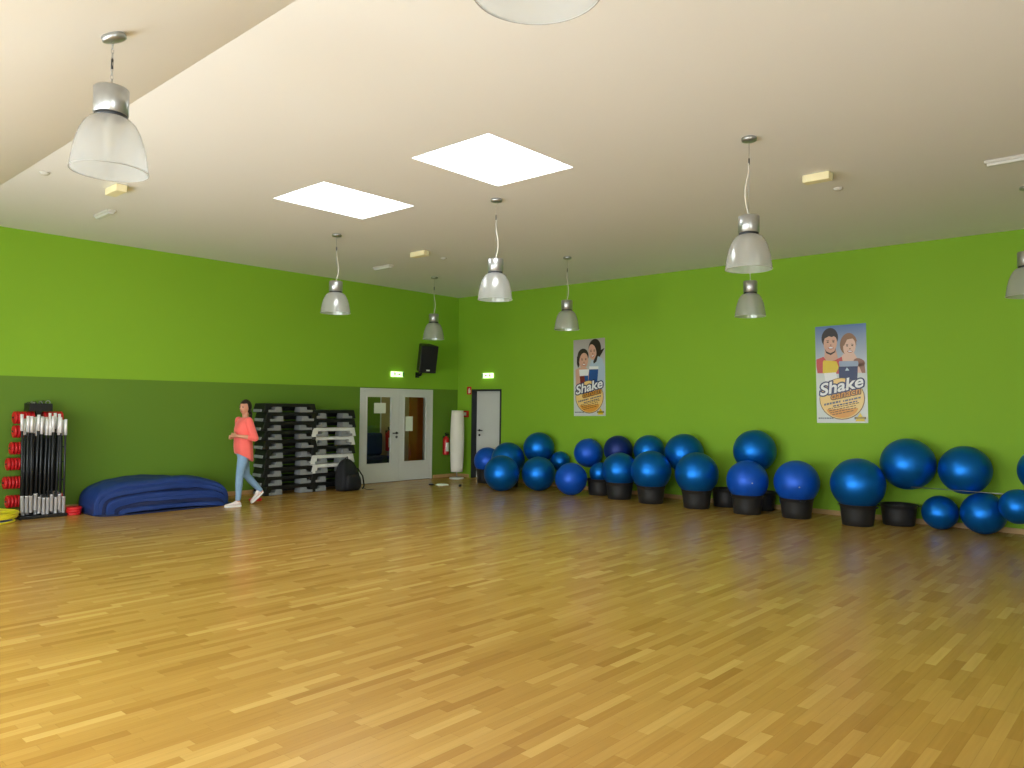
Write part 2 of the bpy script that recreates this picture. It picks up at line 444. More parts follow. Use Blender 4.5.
# things glimpsed through the glass
f = MB(); f.box((0.14, 1.84, 0), (0.56, 1.9, 2.05), M['woodor']); o = tag(f.build('door_3', bevel=0.004), kind='structure')
f = MB(); f.box((-0.82, 1.84, 0), (-0.78, 1.9, 2.6), M['white']); f.box((0.58, 1.82, 0), (0.8, 1.9, 2.6), M['ltgrey']); tag(f.build('trim_1'), kind='structure')
f = MB(); f.box((-3.9, 1.84, 0.0), (-0.82, 1.9, 2.5), M['dgreen']); tag(f.build('trim_2'), kind='structure')
t = thing('dark_bench', 'dark blue upholstered bench seen through the left door glass', 'bench', (-1.32, 1.42, 0))
g = MB(); g.box((-0.6, -0.3, 0.12), (0.42, 0.3, 0.45), M['darkfab']); g.build('seat', t, bevel=0.05, segs=4)
g = MB(); g.box((-0.6, 0.18, 0.45), (0.42, 0.36, 0.98), M['darkfab']); g.build('backrest', t, bevel=0.06, segs=4)
for sx in (-0.52, 0.34):
    g = MB(); g.box((sx, -0.24, 0), (sx+0.05, 0.24, 0.12), M['black']); g.build('leg', t)

def extinguisher(name, label, loc, rotz=0.0, s=1.0):
    t = thing(name, label, 'fire extinguisher', loc, (0, 0, rotz)); t.scale = (s, s, s)
    g = MB(); g.lathe([(0.03, 0.0), (0.082, 0.006), (0.085, 0.03), (0.085, 0.40), (0.07, 0.45), (0.035, 0.485), (0.025, 0.5)], M['redext'], seg=24, cap0=True, cap1=True)
    c = g.build('cylinder', t)
    g = MB(); g.rings([[((0.0865)*math.sin(a), -0.0865*math.cos(a), z) for a in [(-0.75+1.5*k/12) for k in range(13)] + []] for z in (0.1, 0.33)], M['paper'], False, False)
    g.build('printed_label', c, recalc=False)
    g = MB(); g.lathe([(0.022, 0.49), (0.022, 0.54)], M['black'], seg=12, cap0=True, cap1=True)
    g.box((-0.012, -0.11, 0.54), (0.012, 0.04, 0.555), M['black']); g.box((-0.012, -0.10, 0.575), (0.012, 0.03, 0.588), M['black'])
    g.box((-0.012, 0.02, 0.54), (0.012, 0.04, 0.588), M['black'])
    g.build('valve_lever', t, bevel=0.003)
    g = MB(); g.tube([(0.02, 0, 0.52), (0.09, 0, 0.54), (0.12, 0, 0.47), (0.11, 0, 0.3), (0.10, 0, 0.16), (0.10, 0, 0.1)], [0.009]*4+[0.012, 0.02], M['black'], 10)
    g.build('hose', t)
    g = MB(); g.box((-0.03, 0.085, 0.2), (0.03, 0.1, 0.5), M['darkmet']); g.build('wall_bracket', t)
    return t
extinguisher('fire_extinguisher', 'red fire extinguisher on the green wall between double door and white column lamp', (-0.43, -0.087, 0.52), 0.0, 0.86)
extinguisher('fire_extinguisher', 'red fire extinguisher seen through the left glass of the double door', (-0.57, 1.798, 0.52))

# ------------------------------------------------------------------ dark framed door in the right wall
f = MB(); ya, yb, zt = -1.40, -0.473, 2.03
f.box((-0.012, yb-0.035, 0), (0.2, yb, zt), M['frameblack']); f.box((-0.012, ya, 0), (0.2, ya+0.04, zt), M['frameblack'])
f.box((-0.012, ya+0.04, zt-0.04), (0.2, yb-0.035, zt), M['frameblack']); f.box((0.18, ya+0.04, 0), (0.2, yb-0.035, zt-0.04), M['frameblack'])  # second box: unseen backing added to stop light leaking round the leaf
d2 = tag(f.build('door_2', bevel=0.003), kind='structure')
f = MB(); f.box((0.13, ya+0.042, 0.008), (0.17, yb-0.037, zt-0.042), M['white']); l2 = f.build('door_leaf', d2, bevel=0.003)
g = MB(); g.tube([(0.13, yb-0.135, 1.09), (0.118, yb-0.135, 1.09)], 0.026, M['black'], 14)
g.tube([(0.122, yb-0.135, 1.09), (0.07, yb-0.135, 1.09), (0.065, yb-0.15, 1.09), (0.065, yb-0.28, 1.09)], 0.011, M['black'], 10)
g.build('handle', l2)
g = MB(); g.tube([(0.13, yb-0.135, 0.98), (0.118, yb-0.135, 0.98)], 0.026, M['black'], 14); g.build('lock', l2)

# ------------------------------------------------------------------ signs on the walls
def exit_sign(label, loc, rotz, mirror):
    t = thing('exit_sign', label, 'exit sign', loc, (0, 0, rotz))
    # local: x along wall, -y towards the room
    g = MB(); g.box((-0.165, -0.055, -0.056), (0.165, -0.012, 0.056), M['exitlit']); h = g.build('lit_housing', t, bevel=0.006)
    g = MB(); g.box((-0.10, -0.014, -0.03), (0.10, 0.0, 0.03), M['ltgrey']); g.build('wall_plate', t)
    s = -1 if mirror else 1
    g = MB()
    y = -0.0575
    def P(pts, m):
        pts = [(s*a, b) for a, b in pts]
        g.prism(pts, lambda u, v, d: (u, d, v), y, y+0.002, m)
    G = M['exitgreen']
    P([(0.125, -0.052), (0.163, -0.052), (0.163, 0.052), (0.125, 0.052)], G)
    # running person
    P([(-0.085+0.012*math.cos(k*PI/5), 0.036+0.012*math.sin(k*PI/5)) for k in range(10)], G)
    P([(-0.098, 0.022), (-0.078, 0.022), (-0.07, -0.008), (-0.092, -0.008)], G)
    P([(-0.078, 0.02), (-0.05, 0.008), (-0.052, 0.0), (-0.08, 0.01)], G)
    P([(-0.098, 0.02), (-0.122, 0.0), (-0.116, -0.006), (-0.094, 0.008)], G)
    P([(-0.086, -0.008), (-0.072, -0.006), (-0.052, -0.028), (-0.06, -0.036)], G)
    P([(-0.092, -0.006), (-0.08, -0.01), (-0.11, -0.046), (-0.122, -0.044)], G)
    # arrow and door frame
    P([(-0.02, 0.008), (0.04, 0.008), (0.04, 0.026), (0.075, 0.0), (0.04, -0.026), (0.04, -0.008), (-0.02, -0.008)], G)
    P([(0.09, -0.05), (0.096, -0.05), (0.096, 0.05), (0.09, 0.05)], G)
    g.build('pictogram', t)
exit_sign('lit green and white exit sign above the white double door', (-1.85, 0, 2.315), 0, False)
exit_sign('lit green and white exit sign above the black framed door', (0, -1.0, 2.335), -PI/2, True)
t = thing('fire_extinguisher_sign', 'small red sign beside top corner of the black framed door', 'sign', (0, -0.385, 2.0), (0, 0, -PI/2))
g = MB(); g.box((-0.07, -0.006, -0.09), (0.07, 0, 0.09), M['signred']); g.build('plate', t)
g = MB(); g.box((-0.02, -0.008, -0.06), (0.02, -0.0062, 0.03), M['paper']); g.box((-0.01, -0.008, 0.035), (0.025, -0.0062, 0.055), M['paper']); g.box((0.03, -0.008, -0.05), (0.045, -0.0062, 0.02), M['paper'])
g.build('pictogram', t)
t = thing('fire_alarm_call_point', 'small red call point box on wall beside white column lamp', 'call point', (0, -0.31, 1.46), (0, 0, -PI/2))
g = MB(); g.box((-0.075, -0.05, -0.075), (0.075, 0, 0.075), M['signred']); g.build('housing', t, bevel=0.008)
g = MB(); g.box((-0.035, -0.054, -0.035), (0.035, -0.0505, 0.035), M['paper']); g.build('press_plate', t)

# ------------------------------------------------------------------ loudspeaker
t = thing('wall_speaker', 'black loudspeaker tilted down on wall bracket above the double door', 'speaker', (-1.10, 0, 2.62))
E_ = Euler((math.radians(14), 0, math.radians(-18)), 'XYZ').to_matrix().to_4x4()
M4 = Matrix.Translation((-0.20, -0.34, 0.06)) @ E_
g = MB(); W, H_, Dp = 0.20, 0.30, 0.34
g.prism([(-W, -0.16), (W, -0.16), (W*0.65, 0.16), (-W*0.65, 0.16)], lambda u, v, d: M4 @ Vector((u, v, d)), -H_, H_, M['black'])
cb = g.build('cabinet', t, bevel=0.012)
g = MB(); g.box((-W+0.015, -0.172, -H_+0.015), (W-0.015, -0.161, H_-0.015), M['blackmat'], M4); gr = g.build('grille', t, bevel=0.006)
g = MB(); g.box((-0.04, -0.176, -H_+0.05), (0.04, -0.1725, -H_+0.08), M['paper'], M4); g.build('badge', gr)
g = MB(); g.tube([(-0.16, 0.0, -0.30), (-0.20, -0.16, -0.30), (-0.24, -0.24, -0.2)], 0.03, M['black'], 10)
g.box((-0.21, -0.02, -0.36), (-0.11, 0.0, -0.24), M['black'])
g.build('wall_bracket', t)

# ------------------------------------------------------------------ white column lamp in the corner
t = thing('floor_lamp', 'tall white paper column lamp standing in the room corner', 'floor lamp', (-0.40, -0.42, 0))
g = MB(); g.lathe([(0.001, 0.0), (0.165, 0.0), (0.17, 0.012), (0.155, 0.03), (0.02, 0.036)], M['white'], seg=36); g.build('base', t)
g = MB(); g.lathe([(0.012, 0.02), (0.012, 0.2)], M['alu'], seg=12, cap0=True, cap1=True); g.build('pole', t)
prof = [(0.132 + 0.026*math.sin(PI*min(1, max(0, k/18)))**0.8, 0.155 + 1.385*k/18) for k in range(19)]
g = MB(); g.lathe([(0.012, 0.16)] + prof + [(0.012, 1.535)], M['lampfab'], seg=6*6); g.build('lamp_shade', t)
g = MB()
for k in range(1, 12): 
    z = 0.155+1.385*k/12; i = k/12*18; r = 0.132+0.026*math.sin(PI*k/12)**0.8
    g.torus(r, 0.0018, M['lampfab'], (0, 0, z), seg=36, s2=6)
g.build('shade_rings', t)

# ------------------------------------------------------------------ bits on the floor near the lamp
g = MB(); pts = []
for k in range(18):
    a = 2*PI*k/18; r = 1 + 0.2*math.sin(3*a+1) + 0.12*math.sin(5*a); pts.append((0.12*r*math.cos(a), 0.05*r*math.sin(a)))
g.rings([[(x*s, y*s, z) for x, y in pts] for s, z in ((1, 0.001), (1.0, 0.012), (0.75, 0.03), (0.3, 0.034))], M['paper'])
tag(g.build('white_cloth', loc=(-1.62, -1.24, 0), rot=(0, 0, -0.8)), 'small white cloth crumpled on the floor near the double door', 'cloth')
g = MB(); g.ell((0, 0, 0.02), (0.06, 0.03, 0.02), M['black']); tag(g.build('black_glove', loc=(-1.78, -1.10, 0.0), rot=(0, 0, -0.8)), 'small black object lying beside the white cloth on floor', 'small item')
g = MB(); g.lathe([(0.001, 0), (0.03, 0), (0.032, 0.03), (0.02, 0.045), (0.001, 0.047)], M['black'], seg=18)
tag(g.build('door_stop', loc=(-1.5, -1.66, 0)), 'small black door stop on the floor in front of the column lamp', 'door stop')

# ------------------------------------------------------------------ pendant lamps
def pendant(zc, label, tilt=0.0, slope=0.0, style='cable', loc=(0, 0), rimz=2.955):
    """origin at the ceiling; shade rim hangs at 2.955 m"""
    t = thing('pendant_lamp', label, 'pendant lamp', (loc[0], loc[1], zc), group='industrial pendant lamps')
    rim = rimz - zc; top = rimz + 0.495 - zc
    g = MB(); R = Euler((0, slope, 0)).to_matrix().to_4x4()
    g.lathe([(0.001, 0.0), (0.066, 0.0), (0.07, -0.008), (0.068, -0.03), (0.055, -0.036), (0.001, -0.037)], M['alu'], seg=28, M4=R); g.build('ceiling_canopy', t)
    g = MB()
    if style == 'cable':
        g.tube([(0, 0, -0.035), (0, 0, top+0.03)], 0.0022, M['alu'], 6)
    else:
        n = int((abs(top)-0.035)/0.026)
        for k in range(n+1):
            z = -0.045 - k*0.026
            Rm = Matrix.Translation((0, 0, z)) @ Matrix.Rotation(PI/2*(k % 2), 4, 'Z') @ Matrix.Rotation(PI/2, 4, 'X') @ Matrix.Diagonal((0.6, 1.3, 1, 1))
            g.torus(0.012, 0.0022, M['alu'], M4=Rm, seg=12, s2=5)
    g.build('suspension', t)
    g = MB(); zg = -0.22 if style == 'cable' else -0.17
    g.lathe([(0.003, zg+0.03), (0.007, zg+0.02), (0.007, zg-0.03), (0.003, zg-0.035)], M['darkmet'], seg=10); g.build('wire_gripper', t)
    if style == 'cable':
        g = MB(); pts = []
        for k in range(13):
            u = k/12; z = -0.24 + (top+0.01+0.24)*u
            pts.append((0.004+0.038*math.sin(PI*u)*math.sin(2.2*u+tilt), 0.038*math.sin(PI*u)*math.cos(2.2*u+tilt), z))
        g.tube(pts, 0.0055, M['cable'], 8); g.build('power_cable', t)
    g = MB(); g.lathe([(0.001, top), (0.088, top-0.002), (0.095, top-0.01), (0.095, top-0.155), (0.088, top-0.16)], M['alu'], seg=36)
    hs = g.build('lamp_housing', t)
    g = MB(); g.lathe([(0.088, top-0.159), (0.09, top-0.165), (0.09, top-0.178), (0.082, top-0.182)], M['darkmet'], seg=36); g.build('locking_ring', hs)
    g = MB()
    pr = [(0.084, 0.318), (0.108, 0.308), (0.136, 0.28), (0.160, 0.235), (0.179, 0.18), (0.193, 0.12), (0.202, 0.06), (0.207, 0.02), (0.209, 0.0)]
    pr = [(r, rim+z) for r, z in pr]
    g.lathe(pr, M['shade'], seg=96, rib=0.0009)
    g.lathe([(r-0.004, z) for r, z in pr], M['shade'], seg=48)
    sh = g.build('lamp_shade', t, recalc=False)
    g = MB(); g.torus(0.209, 0.003, M['rim'], (0, 0, rim), seg=64, s2=8); g.build('rim', sh)
    g = MB(); g.lathe([(0.02, rim+0.31), (0.024, rim+0.27), (0.035, rim+0.22), (0.03, rim+0.17), (0.001, rim+0.15)], M['lampfab'], seg=20); g.build('bulb', t)
    return t
p0 = pendant(ZC, 'pendant lamp hanging nearest to the larger skylight, centre of the hall', 0.3, loc=(-5.72, -6.55))
far = [((-5.81, -3.39), 0.0, 'pendant lamp hanging in front of the left green wall, just past the smaller skylight'),
       ((-2.36, -1.74), 0.2, 'pendant lamp farthest away, hanging near the room corner above the loudspeaker'),
       ((-2.33, -5.02), 0.1, 'pendant lamp hanging just left of the smaller left poster'),
       ((-5.77, -9.80), 2.6, 'pendant lamp on the right with a cream box beside its canopy'),
       ((-2.33, -8.25), 1.0, 'pendant lamp half hidden directly below and behind the larger right-hand one'),
       ((-2.34, -11.48), 0.0, 'pendant lamp cut off by the right edge of the photo')]
for (x, y), ti, lb in far:
    o = dup(p0, (x, y, ZC), (0, 0, ti), lb, scale=(1.04, 1.04, 0.955) if x < -5.8 else None)
zcl = lambda x: ZC - (XCR - x) * (ZC-ZL)/(XCR-XW)
sl = -math.atan((ZC-ZL)/(XCR-XW))
pendant(zcl(-10.70), 'nearest pendant lamp on a short chain under the sloping ceiling at top left', slope=sl, style='chain', loc=(-10.70, -8.12), rimz=3.02)
pendant(zcl(-10.58), 'pendant lamp cut off by top edge of the photo, only its rim showing', slope=sl, style='chain', loc=(-10.58, -11.29), rimz=3.0)

# ------------------------------------------------------------------ small ceiling fittings
def cream_box(x, y, l, label):
    t = thing('ceiling_box', label, 'emergency light', (x, y, ZC))
    g = MB(); g.box((-0.06, -l/2, -0.085), (0.06, l/2, -0.004), M['cream']); g.build('housing', t, bevel=0.006)
    g = MB(); g.box((-0.045, -l/2+0.02, -0.006), (0.045, l/2-0.02, 0), M['ltgrey']); g.build('mounting_plate', t)
cream_box(-4.27, -9.88, 0.28, 'cream box fixed to the ceiling right of the large pendant lamp')
cream_box(-4.2, -3.41, 0.34, 'cream box fixed to the ceiling left of the centre pendant lamp')
cream_box(-8.95, -3.48, 0.34, 'cream box on the ceiling seen below the nearest pendant lamp')
def strip(x, y, l, label):
    t = thing('ceiling_luminaire', label, 'ceiling light', (x, y, ZC))
    g = MB(); g.box((-0.05, -l/2, -0.03), (0.05, l/2, 0), M['ltgrey']); g.build('base', t, bevel=0.005)
    g = MB(); g.prism([(-0.04, -0.03), (0.04, -0.03), (0.028, -0.055), (-0.028, -0.055)], lambda u, v, d: (u, d, v), -l/2+0.02, l/2-0.02, M['white']); g.build('diffuser', t, bevel=0.004)
strip(-8.56, -2.05, 0.5, 'small oblong white fitting on the ceiling above the left wall near barbells')
strip(-3.73, -1.87, 0.48, 'small oblong white fitting on the ceiling between left cream box and left green wall')
strip(-3.6, -11.9, 1.2, 'long white strip light on the ceiling at the right edge')
for x, y, lb in ((-9.68, -3.44, 'round white smoke detector on the ceiling left of nearest pendant lamp'), (-3.58, -3.32, 'round white smoke detector beside the cream box above the room corner'), (-3.6, -9.87, 'round white smoke detector beside the right-hand cream box')):
    g = MB(); g.lathe([(0.001, 0), (0.05, 0), (0.05, -0.012), (0.04, -0.02), (0.03, -0.028), (0.001, -0.03)], M['ltgrey'], seg=24)
    tag(g.build('smoke_detector', loc=(x, y, ZC)), lb, 'smoke detector')

# ------------------------------------------------------------------ buckets and gym balls
bk = thing('bucket', 'x', 'bucket', group='black plastic buckets')
g = MB()
g.lathe([(0.001, 0.004), (0.20, 0.0), (0.21, 0.006), (0.222, 0.10), (0.238, 0.24), (0.243, 0.265), (0.248, 0.268), (0.248, 0.292), (0.255, 0.296), (0.255, 0.303), (0.24, 0.303),
         (0.236, 0.26), (0.218, 0.1), (0.205, 0.012), (0.001, 0.012)], M['bucket'], seg=44)
g.build('body', bk)
g = MB()
for sgn in (-1, 1):
    g.tube([(sgn*0.258, -0.04, 0.28), (sgn*0.285, -0.03, 0.275), (sgn*0.285, 0.03, 0.275), (sgn*0.258, 0.04, 0.28)], 0.007, M['bucket'], 8)
g.build('handles', bk)
BUCK = [(-0.50, -1.472, 'leftmost black bucket, in front of the black framed door'),
        (-0.70, -2.251, 'black bucket hidden behind the two large front balls on the left'),
        (-0.50, -4.436, 'black bucket under the small bright ball below the left poster'),
        (-0.75, -5.044, 'black bucket under the pearl ball in front of the dark navy ball'),
        (-0.30, -5.43, 'black bucket at the wall, mostly hidden behind others below the left poster'),
        (-0.85, -5.764, 'black bucket under the middle one of three large pearl balls in a row'),
        (-0.85, -6.645, 'black bucket under the big pearl ball just left of the empty wall-side bucket'),
        (-0.27, -6.90, 'empty black bucket at the wall behind the stacked pair of balls'),
        (-0.85, -7.536, 'black bucket under the lower ball of the stacked pair'),
        (-0.27, -7.50, 'black bucket at the wall right behind the stacked pair of balls'),
        (-0.72, -8.275, 'black bucket under the royal blue ball left of the right poster'),
        (-0.80, -9.199, 'black bucket under the big pearl ball right below the right poster'),
        (-0.32, -9.62, 'empty black bucket standing open beside the small floor ball')]
for i, (x, y, lb) in enumerate(BUCK):
    if i == 0: bk.location = (x, y, 0); bk['label'] = lb; bk.rotation_euler = (0, 0, 0.4)
    else: dup(bk, (x, y, 0), (0, 0, 0.7*i), lb)

def ball_proto(m, ringy):
    t = thing('exercise_ball', 'x', 'exercise ball', group='blue exercise balls along the wall')
    g = MB()
    # thin moulded seam rings close to both poles
    rs = []; n = 40
    prof = []
    for k in range(n+1):
        a = PI*k/n; a = min(max(a, 0.015), PI-0.015); r = 1.0
        if ringy: r -= 0.0035*(abs(math.sin(a*14)) < 0.25 and (a < 0.9 or a > PI-0.9))
        prof.append((r*math.sin(a), -r*math.cos(a)))
    g.lathe(prof, m, seg=56, cap0=True, cap1=True)
    b = g.build('shell', t)
    g = MB(); g.lathe([(0.001, 0.985), (0.028, 0.985), (0.028, 1.004), (0.015, 1.012), (0.001, 1.012)], M['plug'], seg=14); g.build('plug', b)
    return t
BP = {'m': ball_proto(M['ballmet'], True), 'r': ball_proto(M['ballroyal'], True), 'n': ball_proto(M['ballnavy'], True)}
CAM = Vector((-12.4, -12.8, 1.7))
BALLS = [ # x, y, z, r, kind, label
 (-0.50, -1.472, 0.49, 0.292, 'r', 'leftmost royal blue ball, sitting in a bucket before the black framed door'),
 (-0.70, -2.251, 0.545, 0.348, 'm', 'dark teal ball behind the large leftmost floor ball'),
 (-1.455, -2.77, 0.346, 0.346, 'm', 'large pearl blue ball on the floor, leftmost of the front balls'),
 (-0.322, -2.766, 0.802, 0.320, 'm', 'raised dark blue ball nearest to the black framed door'),
 (-0.866, -3.219, 0.334, 0.334, 'm', 'pearl blue ball on the floor directly under the first raised ball'),
 (-0.22, -3.25, 0.548, 0.20, 'm', 'small teal ball peeping out behind two floor balls'),
 (-0.969, -4.103, 0.303, 0.303, 'r', 'royal blue ball on the floor, third of the floor balls on the left'),
 (-0.285, -3.999, 0.756, 0.283, 'r', 'raised royal blue ball below the left poster'),
 (-0.50, -4.436, 0.407, 0.204, 'm', 'small bright blue ball sunk into a bucket'),
 (-0.277, -4.692, 0.848, 0.275, 'n', 'dark navy ball, the darkest of the upper row'),
 (-0.75, -5.044, 0.573, 0.320, 'm', 'pearl blue ball in a bucket in front of the dark navy ball'),
 (-0.287, -5.376, 0.872, 0.285, 'm', 'raised ball directly right of the dark navy one'),
 (-0.85, -5.764, 0.571, 0.350, 'm', 'pearl blue ball on a bucket, middle of three in a row'),
 (-0.341, -6.126, 0.867, 0.339, 'm', 'raised large ball at the right end of the left upper row'),
 (-0.85, -6.645, 0.585, 0.357, 'm', 'big pearl ball on a bucket, last before the empty bucket'),
 (-0.85, -7.536, 0.53, 0.323, 'r', 'royal blue ball with white plug, lower of the stacked pair'),
 (-0.345, -7.43, 0.968, 0.345, 'm', 'dark pearl ball leaning on wall, upper of the stacked pair'),
 (-0.72, -8.275, 0.53, 0.337, 'r', 'royal blue ball with white plug on a bucket, left of the right poster'),
 (-0.26, -8.05, 0.22, 0.22, 'r', 'ball hidden on the floor behind the bucket left of right poster'),
 (-0.80, -9.199, 0.578, 0.374, 'm', 'biggest pearl ball on a bucket under the right poster'),
 (-0.37, -9.754, 0.894, 0.368, 'm', 'large raised ball above the open empty bucket'),
 (-0.333, -10.471, 0.852, 0.331, 'm', 'raised pearl ball resting on the wall rail, second from right'),
 (-0.353, -10.166, 0.235, 0.235, 'm', 'small bright ball on the floor beside the empty bucket'),
 (-0.383, -10.70, 0.282, 0.28, 'm', 'dark blue ball on the floor under the wall rail'),
 (-0.66, -11.14, 0.44, 0.223, 'm', 'small bright ball wedged at right edge over the floor ball'),
 (-0.304, -11.376, 0.897, 0.302, 'm', 'raised ball cut off by the right edge of the photo')]
used = set()
for i, (x, y, z, r, kd, lb) in enumerate(BALLS):
    if r > 0.25 and any(abs(x-q[0])+abs(y-q[1]) < 0.01 for q in BUCK): z = 0.304 + math.sqrt(r*r-0.242*0.242)
    # pole axis roughly sideways; on the two balls with a visible plug the pole looks at the room
    d = Vector((-1, -0.3, 0.15)) if i not in (15, 17) else None
    if d is None:
        c = (CAM - Vector((x, y, z))).normalized()
        d = c + Vector((0.05, -0.25, -0.12)) if i == 15 else c + Vector((0.03, -0.12, -0.22))
    else:
        a = rnd.uniform(0, 2*PI); d = Vector((0.45+0.3*rnd.random(), math.cos(a), 0.6*math.sin(a)))
    rot = d.to_track_quat('Z', 'Y').to_euler()
    if kd not in used:
        t = BP[kd]; used.add(kd); t.location = (x, y, z); t.rotation_euler = rot; t.scale = (r, r, r); t['label'] = lb
    else: dup(BP[kd], (x, y, z), rot, lb, scale=(r, r, r))

# thin wall rails that carry the raised balls
def rail(y0, y1, z0, z1, xr, label):
    t = thing('ball_rail', label, 'ball rail', (0, y0, 0))
    g = MB(); g.tube([(xr, 0, z0), (xr, (y1-y0)/2, (z0+z1)/2-0.004), (xr, y1-y0, z1)], 0.005, M['alu'], 8); g.build('rail', t)
    for yy, zz in ((0.0, z0), (y1-y0, z1)):
        g = MB(); g.tube([(0, yy, zz), (xr, yy, zz)], 0.005, M['alu'], 8); g.tube([(0, yy, zz), (-0.01, yy, zz)], 0.03, M['alu'], 12); g.build('bracket', t)
rail(-9.85, -12.4, 0.585, 0.585, -0.57, 'thin metal rail holding the raised balls at the right edge')

# ------------------------------------------------------------------ posters
def col_mat(name, rgb, rough=0.35): return mat(name, rgb, rough, var=0.02)
PM = {'skin': col_mat('print_skin', (214, 168, 146)), 'skin2': col_mat('print_light_skin', (226, 190, 172)), 'tan': col_mat('print_tan', (150, 104, 84)),
      'hair': col_mat('print_dark_hair', (44, 34, 32)), 'blond': col_mat('print_blond_hair', (142, 104, 76)), 'red': col_mat('print_red', (196, 70, 66)),
      'yel': col_mat('print_yellow', (226, 198, 24)), 'navy': col_mat('print_navy', (24, 44, 96)), 'white': col_mat('print_white', (236, 238, 240)),
      'lid': col_mat('print_grey_blue', (150, 166, 192)), 'peach': col_mat('print_peach', (240, 206, 132)), 'gold': col_mat('print_gold', (226, 158, 64)),
      'brown': col_mat('print_brown', (112, 74, 34)), 'grey': col_mat('print_grey', (96, 104, 116)), 'blue': col_mat('print_blue', (36, 84, 152)),
      'pale': col_mat('print_pale_blue', (176, 196, 214)), 'pink': col_mat('print_lips', (176, 84, 80)), 'maroon': col_mat('print_maroon', (122, 30, 34))}
def text_polys(body, size, shear=0.0, offset=0.0):
    cu = bpy.data.curves.new('lettering_curve', 'FONT'); cu.body = body; cu.size = size; cu.shear = shear; cu.offset = offset
    cu.resolution_u = 4
    ob = bpy.data.objects.new('lettering_tmp', cu); COL.objects.link(ob)
    dg = bpy.context.evaluated_depsgraph_get()
    me = bpy.data.meshes.new_from_object(ob.evaluated_get(dg))
    vs = [tuple(v.co) for v in me.vertices]; fs = [tuple(p.vertices) for p in me.polygons]
    bpy.data.objects.remove(ob); bpy.data.meshes.remove(me); bpy.data.curves.remove(cu)
    return vs, fs
